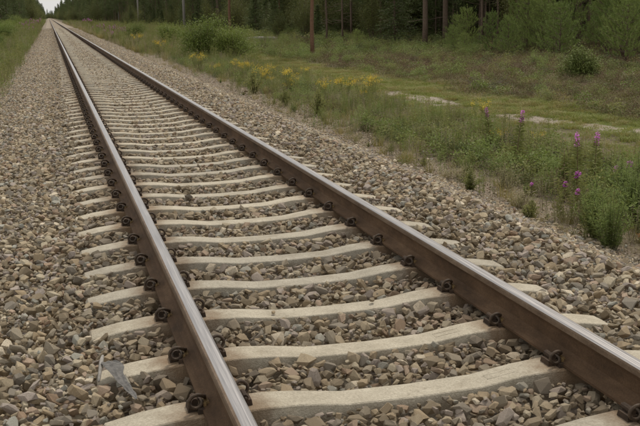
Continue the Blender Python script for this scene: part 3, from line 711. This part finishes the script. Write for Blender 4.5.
for x, y, s, lab in [(5.3, 104, 1.7, 'near patch of purple fireweed far along the right side of the track'), (5.6, 130, 2.0, 'second far purple fireweed patch on the right of the track'), (4.9, 92, 1.5, 'purple fireweed at the front of the far right patch'), (6.2, 112, 1.9, 'purple fireweed behind the far right patch'),
        (7.0, 230, 3, 'faint purple patch near the vanishing track on the right'), (-4.3, 145, 2.3, 'purple fireweed patch on the left bank, far along the track'), (-4.4, 213, 3.0, 'farther purple patch on the left bank'), (-3.9, 120, 1.8, 'purple fireweed on the left bank, nearest patch'), (-4.5, 175, 2.5, 'purple fireweed between the left patches')]:
    for j in range(4):
        plant('fireweed', FW[4], x+random.uniform(-.9, .9), y+random.uniform(-9, 9), lab, 'flower', lab, s*.85)
L_ = []
for _ in range(16):
    x, y = random.uniform(4.5, 7.3), random.uniform(21, 42); L_.append(plant('yellow_wildflower', YE[random.randrange(2)], x, y, 'x', 'flower', 'small sparse yellow flowers dotted over the bank', random.uniform(.55, .85)))
L_.sort(key=lambda o: (o.location-CAMP).dot(CR)/(o.location-CAMP).dot(CF))
for i, o in enumerate(L_): o['label'] = 'small sparse yellow flower on the bank, %s of these from the left' % ORDN[i]
# little orange leaved plant at the right edge
mb = MB(); leaves(mb, rng.normal(size=(20, 3))*[.022, .022, .02]+[0, 0, .14], rng.normal(size=(20, 3)), .03, .012)
s_ = MB(); tube(s_, [(0, 0, 0), (.005, 0, .13)], .003, 4)
o = empty('red_leaved_plant', (3.95, 7.85, zg(3.95, 7.85)), 0); ob('foliage', mb.mesh('foliage', [M_ORG]), o); ob('stem', s_.mesh('stem', [M_STEM]), o)
tag(o, 'tiny plant with orange red leaves near the right edge below the feathery herbs', 'plant')

L_ = []
for i in range(26):
    y = 7.6+26*((i+random.random())/26)**1.3; x = (3.45 if y < 9 else 3.75)+random.uniform(0, 1.0)
    kind, lab = random.choice((('leafy_herb', 'small dark leafy tuft'), ('feathery_herb', 'small feathery green tuft'), ('pale_herb', 'small pale wispy tuft')))
    L_.append((plant(kind, {'leafy_herb': H, 'feathery_herb': FE, 'pale_herb': SA}[kind][i % 2], x, y, lab, 'plant', 'small tufts dotted on the gravel shoulder', random.uniform(.28, .62)), lab))
L_.sort(key=lambda o: o[0].location.y)
for i, (o, lab) in enumerate(L_): o['label'] = lab + ' on the gravel shoulder, %s tuft counting from the nearest' % ordinal(i+1)
# grass / ground cover prototypes
def tuft(mat, n, h, r, spread, w_=.006, bend=.6):
    mb = MB(); a = rng.uniform(0, 6.28, n); q = r*rng.uniform(0, 1, n)**.5
    P_ = np.stack([np.cos(a)*q, np.sin(a)*q, np.zeros(n)], 1); b_ = a+rng.normal(0, .8, n)
    D = np.stack([np.cos(b_)*spread, np.sin(b_)*spread, np.ones(n)], 1)
    grassblades(mb, P_, D, h*rng.uniform(.45, 1.1, n), w_, bend); return mb.mesh('tuft', [mat])
def leafy(mat, n, h, r, ln, wd):
    mb = MB(); a = rng.uniform(0, 6.28, n); q = rng.uniform(0, 1, n)**.5
    P_ = np.stack([np.cos(a)*q*r, np.sin(a)*q*r, h*rng.uniform(0, 1, n)*(1-.5*q)], 1)
    leaves(mb, P_, rng.normal(size=(n, 3))*[1, 1, .5]+[0, 0, .5], ln*rng.uniform(.6, 1.2, n), wd, 0, .15); return mb.mesh('leafy', [mat])
def stalks(mat, n, h, r, ln, wd, dry=False):
    mb = MB()
    for _ in range(n):
        a = random.uniform(0, 6.28); q = r*random.random()**.5; hh = h*random.uniform(.6, 1.1); P_ = [p+Vector((math.cos(a)*q, math.sin(a)*q, 0)) for p in stem_pts(hh, random.uniform(0, .25), 3)]
        tube(mb, P_, [.0035, .003, .0025, .0015], 3, 0, False)
        k = 22; f = rng.uniform(.12 if not dry else .65, 1, k); pp = [tuple(at_(P_, x)) for x in f]; leaves(mb, pp, rng.normal(size=(k, 3))*[1, 1, .3]+[0, 0, .5], ln*rng.uniform(.5, 1.1, k), wd, 0, .2)
    return mb.mesh('stalks', [mat])
def pc(nm, meshes): return proto_col(nm, [hidden(nm, m) for m in meshes])
C_TALL = pc('tall_grass', [tuft(M_GRASS, 60, .42, .12, .3), stalks(M_HERB, 6, .62, .16, .07, .014), tuft(M_GRASS, 50, .36, .12, .4), leafy(M_SAGE, 130, .26, .16, .03, .008), tuft(M_DRY, 40, .5, .1, .2, .004), stalks(M_FERN, 6, .5, .14, .06, .010), leafy(M_HERB, 110, .32, .13, .05, .013), tuft(M_DRY, 44, .33, .14, .5, .005), stalks(M_SAGE, 7, .45, .18, .035, .008, True), stalks(M_HERB, 4, .75, .12, .09, .016), leafy(M_UNDER, 120, .26, .13, .045, .016), stalks(M_DRY, 6, .6, .15, .03, .007, True)])
C_SHORT = pc('short_grass', [tuft(M_FRESH, 60, .13, .15, .7, .008), tuft(M_FRESH, 60, .10, .17, .9, .008), tuft(M_GRASS, 50, .16, .15, .7, .007), leafy(M_FRESH, 80, .06, .16, .03, .014)])
C_HEATH = pc('heath', [leafy(M_HEATH, 190, .22, .2, .03, .010), leafy(M_HEATH, 180, .16, .24, .03, .010), leafy(M_UNDER, 120, .18, .2, .045, .02), leafy(M_HEATH, 170, .26, .2, .03, .010), leafy(M_UNDER, 130, .14, .22, .03, .014), leafy(M_GRASS, 110, .16, .2, .04, .016), tuft(M_DRY, 30, .22, .16, .6, .005), leafy(M_HEATH, 140, .3, .16, .03, .010)])
C_FLOOR = pc('forest_floor', [leafy(M_PINE, 120, .25, .25, .05, .025), leafy(M_HEATH, 140, .16, .25, .05, .02), leafy(M_HERB, 90, .25, .22, .06, .03)])
def field(name, lab, n, xa, xb, ya, yb, col, k, smin, smax, dens=None, ed=1.0):
    px = rng.uniform(xa, xb, n); py = ya+(yb-ya)*rng.uniform(0, 1, n)**ed; q = in_view(px, py, 1.5); px, py = px[q], py[q]
    if dens is not None:
        dd = np.array([dens(a, b) for a, b in zip(px, py)]); q = rng.uniform(0, 1, len(px)) < dd; px, py = px[q], py[q]
    pz = np.array([tz(a, b) for a, b in zip(px, py)])-.01
    s = rng.uniform(smin, smax, len(px)); s *= 1+np.clip((py-25)/60, 0, 1.2)*.8
    # species grow in patches
    idx = np.array([int(((n2(a, b, .8, 5)+.5)*1.6+random.random()*.62)*k) % k for a, b in zip(px, py)])
    return np.stack([px, py, pz], 1), np.stack([rng.normal(0, .08, len(px)), rng.normal(0, .08, len(px)), rng.uniform(0, 6.28, len(px))], 1), np.stack([s, s, s*rng.uniform(.8, 1.2, len(px))], 1), idx
def put(name, lab, cat, col, *fs):
    a = [np.concatenate([f[i] for f in fs]) for i in range(4)]; print(name, len(a[0]))
    tag(scatter(name, a[0], a[1], a[2], a[3], col), lab, cat, kind='stuff')
def d_tall(x, y):
    if 4.2 < x < 5.7 and 9.3 < y < 13.4 and random.random() < .45: return 0
    e = (3.6 if y < 9.3 else 4.7 if y < 26 else 4.35) + .45*n2(x, y, .5, 2)
    f = max(0, min(1, (x-e)/.7))*max(0, min(1, ((6.5 if y < 30 else 7.8)+.5*n2(x, y, .4, 9)-x)/.5))
    return (.07 if 3.4 < x < 7.0 else .0)+.62*f*max(.04, min(1.15, .42+2.3*n2(x, y, 1.0, 4)))
def d_short(x, y):
    p = x-8.2-.25*max(0, 20-y)+.35*n2(x, y, .9, 1)
    if abs(p) < .42 and 12 < y < 27 and abs(y-21.2) > 1.3: return .14
    e = 8.3; return (.35 if x > 6.2 else 0)+(.3 if y > 27 else 0)+1.0*max(0, min(1, (x-e)/.4))*max(0, min(1, (10.7+1.3*n2(x, y, .3, 3)-x)/1.0))
def d_heath(x, y): return max(0, min(1, (x-9.8-1.2*n2(x, y, .3, 3))/1.2))*max(.05, .5+1.3*n2(x, y, .7, 7))
put('bank_herbs', 'mixed tall grass and herbs growing on the bank between gravel and path', 'grass', C_TALL,
    field('', '', 17000, 3.5, 8.8, 6, 22, C_TALL, 12, .4, .85, d_tall), field('', '', 12000, 3.6, 8.8, 22, 60, C_TALL, 12, .45, .8, d_tall, 1.3), field('', '', 6000, 3.8, 14, 60, 160, C_TALL, 12, .7, 1.1, None, 1.3), field('', '', 3500, 3.8, 24, 150, 420, C_TALL, 12, .9, 1.3, None))
put('moss_grass', 'short bright green grass strip beyond the sandy path', 'grass', C_SHORT, field('', '', 20000, 6.2, 14, 12, 45, C_SHORT, 4, .7, 1.1, d_short), field('', '', 3000, 8.3, 11.5, 45, 100, C_SHORT, 4, 1., 1.4))
put('heath_cover', 'brown and green heath cover in front of the forest', 'heath', C_HEATH, field('', '', 20000, 9.5, 22, 14, 45, C_HEATH, 8, .6, 1.6, d_heath), field('', '', 12000, 10.5, 26, 40, 120, C_HEATH, 8, .7, 1.2))
C_MIX = pc('tall_clumps', [leafy(M_HERB, 200, .42, .17, .06, .02), leafy(M_HEATH, 260, .34, .24, .035, .012), leafy(M_FERN, 200, .5, .15, .08, .014), leafy(M_LEAF, 200, .36, .2, .05, .026), leafy(M_HEATH, 220, .26, .3, .035, .012), leafy(M_UNDER, 220, .34, .2, .04, .016), leafy(M_PINE, 220, .36, .2, .05, .014)])
put('taller_clumps', 'scattered taller herbs, seedlings and heather clumps between path and forest', 'undergrowth', C_MIX, field('', '', 1700, 10.2, 21, 15, 60, C_MIX, 7, .5, 1.35), field('', '', 700, 4.3, 6.5, 8, 18, C_MIX, 7, .5, 1.1), field('', '', 900, 4.4, 6.6, 16, 50, C_MIX, 7, .5, 1.0), field('', '', 1500, 9, 26, 45, 120, C_MIX, 7, .7, 1.5))
put('left_clumps', 'taller green herb clumps scattered over the left bank', 'undergrowth', C_MIX, field('', '', 1600, -8, -2.9, 14, 150, C_MIX, 7, .6, 1.6), field('', '', 1500, -12, -3.2, 140, 400, C_MIX, 7, 1, 2))
put('forest_floor_plants', 'low dark plants on the forest floor', 'undergrowth', C_FLOOR, field('', '', 5000, 18, 50, 28, 110, C_FLOOR, 3, .8, 1.8))
put('left_bank_herbs', 'green grass and herbs covering the bank left of the ballast', 'grass', C_TALL,
    field('', '', 5000, -7, -2.5, 12, 45, C_TALL, 12, .5, 1.15), field('', '', 9000, -9, -2.65, 45, 160, C_TALL, 12, .6, 1.1, None, 1.2), field('', '', 6000, -14, -2.9, 150, 500, C_TALL, 12, .8, 1.4, None, 1.3))

# ------------------------------------------------------------------ trees
def needle_clump(mb, c, n, r, L, W, up=.3, m=0):
    D = rng.normal(size=(n, 3))+[0, 0, up]; spikes(mb, np.array(c)+rng.normal(size=(n, 3))*r, D, L*rng.uniform(.7, 1.2, n), W, m)
def pine_meshes(seed, h=15., crown0=.42, stubs=12, density=1.0, bark=M_BARK, trunk=.007):
    random.seed(seed); t = MB(); c = MB(); n = 12
    P_ = [Vector((.12*noise.noise(Vector((i*.4, seed, 0))), .12*noise.noise(Vector((i*.4, seed, 9))), h*i/n)) for i in range(n+1)]
    r0 = h*trunk; P_[0].z = -.25; tube(t, P_, [r0*(1.15 if i == 0 else 1)*(1-.85*i/n)+.01 for i in range(n+1)], 9, 0)
    for _ in range(stubs):
        f = random.uniform(.08, crown0); b = at_(P_, f); a = random.uniform(0, 6.28); L = random.uniform(.3, 1.1)
        tube(t, [b, b+Vector((math.cos(a)*L, math.sin(a)*L, random.uniform(-.25, .1)*L))], [.016, .005], 4, 0, False)
    nb = int(46*density)
    for i in range(nb):
        f = crown0+(1-crown0)*(i+random.random())/nb; b = at_(P_, min(f, .99)); a = random.uniform(0, 6.28)
        L = (1.0-(f-crown0)/(1-crown0))**.7*h*.13*random.uniform(.6, 1.15)+.25
        e = b+Vector((math.cos(a)*L, math.sin(a)*L, L*random.uniform(.05, .45))); mid = b.lerp(e, .5)+Vector((0, 0, -.05*L))
        tube(t, [b, mid, e], [.03, .018, .006], 4, 0, False)
        for _ in range(int(5+L*3)):
            q = random.uniform(.35, 1.05); p = b.lerp(e, q)+Vector((random.gauss(0, .18*L), random.gauss(0, .18*L), random.gauss(0, .09*L)))
            needle_clump(c, tuple(p), 20, .13, .24, .045)
    return t.mesh('trunk', [bark], True), c.mesh('crown', [M_PINE])
def spruce_meshes(seed, h=5., mat=M_PINE):
    random.seed(seed); t = MB(); c = MB()
    tube(t, [(0, 0, -.2), (0, 0, h*.5), (0, 0, h)], [h*.013, h*.008, .006], 7, 0)
    z = .15
    while z < h*.97:
        f = z/h; R_ = (1-f)**.85*h*.25+.06
        for k in range(7):
            a = random.uniform(0, 6.28); L = R_*random.uniform(.7, 1.15); e = Vector((math.cos(a)*L, math.sin(a)*L, z-L*.12)); b = Vector((0, 0, z))
            tube(t, [b, e], [.012, .004], 3, 0, False)
            n = int(12+L*22); q = rng.uniform(.15, 1.03, n); pp = np.array(b)[None]+(np.array(e)-np.array(b))[None]*q[:, None]+rng.normal(size=(n, 3))*[.05, .05, .03]*(1+L)
            d = np.array([math.cos(a), math.sin(a), 0])[None]+rng.normal(size=(n, 3))*[.9, .9, .35]
            spikes(c, pp, d, rng.uniform(.12, .26, n), .05)
        z += .10+h*.022
    return t.mesh('trunk', [M_BARK], True), c.mesh('crown', [mat])
def youngpine_meshes(seed, h=2.4):
    random.seed(seed); t = MB(); c = MB()
    tube(t, [(0, 0, -.1), (.02, 0, h*.5), (0, .02, h)], [.035, .02, .006], 6, 0)
    whorls = 10
    for i in range(whorls):
        z = h*(.06+.88*i/whorls); f = z/h
        for k in range(6):
            a = k*1.047+i*.5+random.uniform(-.3, .3); L = ((1-f)**.8*.95+.1)*random.uniform(.75, 1.15)*h/2.4
            b = Vector((0, 0, z)); e = b+Vector((math.cos(a)*L, math.sin(a)*L, L*random.uniform(.35, .65))); mid = b.lerp(e, .5)+Vector((0, 0, -.06*L))
            tube(t, [b, mid, e], [.010, .007, .004], 4, 0, False)
            for s in range(int(5+L*7)):
                q = random.uniform(.2, 1); p = b.lerp(mid, q*2) if q < .5 else mid.lerp(e, q*2-1)
                p2 = p+Vector((random.gauss(0, .07), random.gauss(0, .07), random.gauss(.03, .04)))
                n = 17; ax = np.array(e-b)/L*.5+np.array([0, 0, .8]); PP_ = np.array(p2)[None]+ax[None]*rng.uniform(0, .14, n)[:, None]
                spikes(c, PP_, rng.normal(size=(n, 3))*.75+ax[None], rng.uniform(.05, .09, n), .016)
    n = 60; PP_ = np.stack([rng.normal(0, .01, n), rng.normal(0, .01, n), h*rng.uniform(.88, 1.04, n)], 1); spikes(c, PP_, rng.normal(size=(n, 3))*.6+[0, 0, .8], .09, .015)
    return t.mesh('trunk', [M_BARK], True), c.mesh('crown', [M_YPINE])
def bush_meshes(seed, r=1.3, h=1.9, nl=4200, mat=M_LEAF, ll=.075, lw=.035, nstem=16):
    random.seed(seed); t = MB(); c = MB(); tips = []
    for _ in range(nstem):
        a = random.uniform(0, 6.28); q = random.random()**.5; e = Vector((math.cos(a)*r*q*.85, math.sin(a)*r*q*.85, h*(1-.55*q*q)*random.uniform(.65, 1.0)))
        m_ = Vector((e.x*.35, e.y*.35, e.z*.5)); tube(t, [Vector((e.x*.05, e.y*.05, -.1)), m_, e], [.022, .014, .005], 5, 0, False)
        for _ in range(6): tips.append(m_.lerp(e, random.uniform(.1, 1.05))+Vector((random.gauss(0, r*.12), random.gauss(0, r*.12), random.gauss(-.05, h*.08))))
    tips = np.array([tuple(p) for p in tips]); k = rng.integers(0, len(tips), nl)
    P_ = tips[k]+rng.normal(size=(nl, 3))*[r*.13, r*.13, h*.09]; P_[:, 2] = np.maximum(P_[:, 2], .04)
    leaves(c, P_, rng.normal(size=(nl, 3))+[0, 0, .3], ll*rng.uniform(.6, 1.2, nl), lw, 0, .15)
    return t.mesh('stem', [M_BARK], True), c.mesh('crown', [mat])
def tree(name, meshes, x, y, label, cat, group=None, sc=1, rz=None, scz=None, names=('trunk', 'crown')):
    o = empty(name, (x, y, tz(x, y)-.02), random.uniform(0, 6.28) if rz is None else rz); o.scale = (sc, sc, scz or sc)
    for nm, me in zip(names, meshes): ob(nm, me, o)
    tag(o, label, cat, group); return o
PT = [pine_meshes(60+i, 14+i*.8, (.22, .36, .3, .14, .42)[i], 20, (1.15, 1, 1, 1.3, 1)[i], M_BARK, (.0045, .0055, .004, .005, .0058)[i]) for i in range(5)]
PTR = pine_meshes(71, 14, .45, 3, 1, M_RBARK, .0085)
PTB = pine_meshes(72, 15, .4, 8, 1, M_BARK, .0098)
SP = [spruce_meshes(80, 4.6), spruce_meshes(81, 6.5), spruce_meshes(82, 3.4)]
YP = [youngpine_meshes(90+i, 2.4) for i in range(4)]
BU = [bush_meshes(95, 1.35, 1.9, 8500), bush_meshes(96, 1.2, 1.6, 8000), bush_meshes(97, 2.0, 5.2, 9000, M_UNDER, .11, .055, 26)]
JU = bush_meshes(98, .62, 1.0, 11000, M_JUNI, .06, .026, 34)
for i, (x, y, s, lab) in enumerate([(21.65, 51.9, 1.05, 'slender young pine with pointed tip left of the young pine row, by the dark trunks'), (20.14, 45.4, .95, 'broad young pine, second from the left in the row'), (19.6, 42.5, .85, 'low young pine in the middle of the row with a pale tip'),
        (20.83, 39.8, 1.1, 'tall dense young pine behind the juniper bush'), (21.8, 36.0, 1.15, 'tall young pine at the right end of the row'), (23.2, 38.5, 1.3, 'young pine behind the right end of the row'), (23.5, 46.5, 1.2, 'young pine in the second row between two nearer ones'),
        (22.3, 43.0, 1.1, 'young pine filling the gap left of the tall dense one'), (19.2, 48.2, .6, 'small young pine in front of the row on the left'), (24.4, 41.6, 1.4, 'dark young pine rising behind the middle of the row'), (25.6, 37.6, 1.4, 'rearmost young pine at the right edge'),
        (22.6, 55.5, .9, 'young pine half hidden behind the slender pointed one'), (18.2, 44.4, .5, 'knee high pine seedling before the row'), (17.0, 58, .55, 'knee high pine seedling under the dark trunks'), (24.0, 34.8, 1.2, 'young pine cut by the right edge of the picture')]):
    tree('young_pine', YP[i % 4], x, y, lab, 'tree', 'young pines before the forest', s)
L_ = []
for i in range(13):
    yy = 36+22*random.random(); xx = -1.35+(yy)*random.uniform(.47, .655)
    if xx < 21.5+random.random(): xx = 21.5+random.uniform(0, 3)
    L_.append(tree('young_pine', YP[i % 4], xx+.8, yy+1.5, 'x', 'tree', 'young pines before the forest', random.uniform(1.0, 1.7)))
L_.sort(key=lambda o: -(o.location-CAMP).dot(CR)/(o.location-CAMP).dot(CF))
for i, o in enumerate(L_): o['label'] = 'bushy young pine in the thicket behind the front row, %s from the right edge' % ORDN[i]
tree('juniper_bush', JU, 15.1, 28.1, 'round yellowish green juniper bush on the heath at the right', 'bush', None, 1.2, names=('stem', 'crown'))
tree('green_bush', BU[0], 6.3, 50.3, 'largest broad green bush beside the track in the middle distance', 'bush', 'bushes along the right bank', 1.3, names=('stem', 'crown'))
tree('green_bush', BU[1], 7.6, 49.2, 'darker right half of the large bush pair, beside the path', 'bush', 'bushes along the right bank', 1.25, names=('stem', 'crown'))
tree('green_bush', BU[1], 7.1, 72.0, 'second green bush, left of the largest one', 'bush', 'bushes along the right bank', 1.3, names=('stem', 'crown'))
tree('green_bush', BU[0], 5.9, 86.0, 'third green bush farther left along the track', 'bush', 'bushes along the right bank', 1.0, names=('stem', 'crown'))
for x, y, s, k, lab in [(-4.9, 62, .62, 1, 'nearest round green bush at the left edge'), (-5.2, 88, 1.0, 0, 'tall green bush on the left bank before the dark trees'), (-5.3, 128, 1.0, 1, 'farther green bush on the left bank'), (-6.8, 105, 1.2, 0, 'green bush at the left edge behind the nearest'), (-5.6, 185, 1.1, 0, 'far green bush on the left bank')]:
    tree('green_bush', BU[k], x, y, lab, 'bush', 'bushes on the left bank', s, names=('stem', 'crown'))
L_ = []
for i in range(14):
    y = 48+150*(i+random.random())/14; x = -(2.75+.022*y+random.uniform(0, .7))
    L_.append(tree('green_bush', BU[i % 2], x, y, 'x', 'bush', 'leafy bushes rising from the left bank', random.uniform(.5, .8)*(1+y/190), names=('stem', 'crown')))
L_.sort(key=lambda o: o.location.y)
for i, o in enumerate(L_): o['label'] = 'leafy bush on the left bank, %s of these counting away from the camera' % ORDN[i]
# solitary reddish trunk and grey poles standing before the forest
tree('pine_tree', PTR, 11.86, 49.5, 'lone straight reddish pine trunk standing out before the forest', 'tree', None, .86)
def pole(x, y, h, r, lab):
    mb = MB(); tube(mb, [(0, 0, -.4), (0, 0, h*.5), (0, 0, h)], [r, r*.88, r*.75], 12); o = empty('wooden_pole', (x, y, tz(x, y)), 0)
    ob('shaft', mb.mesh('shaft', [M_GREYWOOD], True), o)
    mb = MB(); box(mb, (0, -.02-r, h-.5), (1.5, .09, .11)); ob('crossarm', mb.mesh('crossarm', [M_GREYWOOD]), o)
    tag(o, lab, 'pole', 'grey poles along the track')
pole(15.35, 126, 8.5, .19, 'nearest grey wooden pole, rising behind the green bushes'); pole(16.0, 200, 8.5, .19, 'middle grey wooden pole beside the far forest edge'); pole(17.2, 275, 8.5, .19, 'farthest thin grey wooden pole left of the others')
# forest on the right
placed = [(11.86, 49.5)]
def okpos(x, y, d):
    for a, b in placed:
        if (a-x)**2+(b-y)**2 < d*d: return False
    return True
rf = random.Random(17); cnt = 0
special = [(22.1, 59.6, 1.15, 'thick dark pine trunk with bare earth behind, left of the young pines'), (24.5, 62.0, 1.2, 'second dark pine trunk, right of the thick one'), (19.8, 70.5, 1.0, 'dark pine trunk at the forest edge in the middle of the picture'), (19.2, 72.8, 1.05, 'dark pine trunk right behind the lone reddish one'), (14.6, 89, 1.05, 'reddish brown pine trunk above the pale log')]
for x, y, s, lab in special:
    tree('pine_tree', PTR if 'reddish brown' in lab else PTB if 'thick' in lab or 'second' in lab else PT[2], x, y, lab, 'tree', 'pines of the right forest', s); placed.append((x, y)); cnt += 1
def edge(y): return 20.5 if y < 60 else 20.5-4*min(1, (y-60)/60) if y < 150 else max(11, 16.5-(y-150)*.035)
tries = 0; nnear = 0
while cnt < 235 and tries < 20000:
    tries += 1
    y = 30+260*rf.random()**1.7; x = edge(y)+3.5+(30 if y < 120 else 16)*rf.random()**1.2
    if not in_view(np.array(x), np.array(y), 3.0) or not okpos(x, y, 2.3): continue
    placed.append((x, y)); cnt += 1
    lab = 'dark pine trunk in the crowded forest behind the heath' if y < 110 else 'distant pine in the forest wall right of the track'
    tree('pine_tree', PT[cnt % 5] if rf.random() > .04 or y < 110 else PTR, x, y, lab, 'tree', 'pines inside the right forest' if y < 110 else 'distant pines right of the track', rf.uniform(.8, 1.15))
ns = 0; tries = 0
while ns < 120 and tries < 9000:
    tries += 1
    y = 52+180*rf.random()**1.3; x = edge(y)+.5+11*rf.random()**1.3
    if not in_view(np.array(x), np.array(y), 2.0) or not okpos(x, y, 1.6) or (y < 80 and (x+1.35)/y > .36 and rf.random() < (.85 if (x+1.35)/y < .46 else .6)) or (y < 60 and x < 27): continue
    placed.append((x, y)); ns += 1; br = rf.random() < .42
    tree('broadleaf_tree' if br else 'spruce_tree', BU[2] if br else SP[ns % 3], x, y, ('green broadleaf sapling in the undergrowth along the forest edge' if br else 'young spruce in the undergrowth along the forest edge'), 'tree',
         'broadleaf saplings along the forest edge' if br else 'young spruces along the forest edge', rf.uniform(.6, 1.15) if not br else rf.uniform(.5, 1.0), names=(('stem' if br else 'trunk'), 'crown'))
# left side
nl_ = 0; tries = 0
while nl_ < 46 and tries < 9000:
    tries += 1
    y = 105+300*rf.random()**1.3; x = -(8.3+(y-100)*.004+10*rf.random()**1.4)
    if not in_view(np.array(x), np.array(y), 4.0) or not okpos(x, y, 2.0): continue
    placed.append((x, y)); nl_ += 1; sp = rf.random() < .45
    tree('spruce_tree' if sp else 'pine_tree', SP[1] if sp else PT[nl_ % 5], x, y, 'dark spruce in the wall of trees left of the track' if sp else 'dark pine in the wall of trees left of the track', 'tree', 'spruces left of the track' if sp else 'pines left of the track', rf.uniform(1.0, 1.9) if sp else rf.uniform(.65, 1.0))
# far forest as one mass
def merged(meshes, nm):
    m_ = MB()
    mats = []; 
    for k, me in enumerate(meshes):
        v = np.empty(len(me.vertices)*3); me.vertices.foreach_get('co', v); m_.add(v.reshape(-1, 3), [tuple(p.vertices) for p in me.polygons], k); mats.append(me.materials[0])
    return m_.mesh(nm, mats)
FT = [merged(PT[0], 'far'), merged(PT[3], 'far'), merged(SP[1], 'far'), merged(BU[2], 'far')]
CF_ = pc('far_tree', FT)
pts = []; 
def addf(n, xa, xb, ya, yb):
    for _ in range(n):
        pts.append((rf.uniform(xa, xb), rf.uniform(ya, yb)))
addf(420, 20, 80, 130, 420); addf(300, 11.5, 40, 280, 450); addf(460, 9.5, 36, 440, 900); addf(460, 9, 34, 900, 1900); addf(260, -60, -12, 120, 420); addf(420, -36, -7, 380, 900); addf(420, -34, -7, 900, 1900); addf(300, -45, 60, 2000, 2250); addf(420, 26, 70, 62, 150)
pts = np.array(pts); k = in_view(pts[:, 0], pts[:, 1], 10.); pts = pts[k]
idx = rng.integers(0, 4, len(pts)); sc = rng.uniform(.65, 1.0, len(pts)); sc = np.where(idx > 1, sc*1.7, sc); sc = np.where(pts[:, 1] > 380, sc*1.2, sc)
pz = np.array([tz(a, b) for a, b in pts])
tag(scatter('far_forest', np.column_stack([pts, pz-.1]), np.column_stack([sc*0, sc*0, rng.uniform(0, 6.28, len(pts))]), np.column_stack([sc]*3), idx, CF_), 'dark mixed forest closing the view on both sides of the far track', 'forest', kind='stuff')

# labels that place each tree of the front rows, counted along the forest edge as seen from the track
def relabel(group, fmt, far=None, rev=True, maxn=60):
    L = [o for o in COL.objects if o.get('group') == group and o.type == 'EMPTY' and o['label'].startswith(('dark pine trunk in', 'green broadleaf sap', 'young spruce in', 'dark spruce in', 'dark pine in'))]
    def sx(o): d = o.location-CAMP; return d.dot(CR)/d.dot(CF)
    L = [o for o in L if abs(sx(o)) < .345]; L.sort(key=sx, reverse=rev)
    for i, o in enumerate(L[:maxn]): o['label'] = fmt % ordinal(i+1)
relabel('pines inside the right forest', 'dark pine trunk in the forest behind the heath, %s from the right edge', maxn=99)
relabel('broadleaf saplings along the forest edge', 'green broadleaf sapling at the forest edge, %s of them from the right')
relabel('young spruces along the forest edge', 'young spruce at the forest edge, %s of the spruces from the right', maxn=99)
relabel('pines left of the track', 'dark pine left of the track, %s of those pines from the left', rev=False)
relabel('spruces left of the track', 'dark spruce left of the track, %s of those spruces from the left', rev=False)

# ------------------------------------------------------------------ dead wood
def zt_(x, y, d=.0): return tz(x, y)+d
mb = MB(); tube(mb, [(0, 0, .16), (1.0, .3, .2), (2.3, .5, .17)], [.2, .18, .13], 9)
o = ob('fallen_log', mb.mesh('fallen_log', [M_GREYWOOD], True), None, (12.0, 68, tz(12, 68)+.35)); tag(o, 'pale bleached log lying in the grass at the foot of the forest', 'log')
mb = MB(); rb = random.Random(5)
for _ in range(26):
    a = rb.uniform(-.6, 3.7); L = rb.uniform(.5, 1.3); b = Vector((rb.gauss(0, .25), rb.gauss(0, .2), .02)); e = b+Vector((math.cos(a)*L, math.sin(a)*L*.5, rb.uniform(.05, .45)))
    m1 = b.lerp(e, .5)+Vector((rb.gauss(0, .05), rb.gauss(0, .05), rb.uniform(0, .08))); tube(mb, [b, m1, e], [.014, .009, .004], 5, 0, False)
    for _ in range(3):
        q = m1.lerp(e, rb.random()); tube(mb, [q, q+Vector((rb.gauss(0, .2), rb.gauss(0, .15), rb.uniform(.05, .25)))], [.006, .002], 4, 0, False)
o = ob('dead_branches', mb.mesh('dead_branches', [M_DEADW], True), None, (10.9, 26.2, tz(10.9, 26.2))); o.scale = (.62, .7, .8); tag(o, 'fallen dead branch with grey twigs on the heath below the young pines', 'branch')
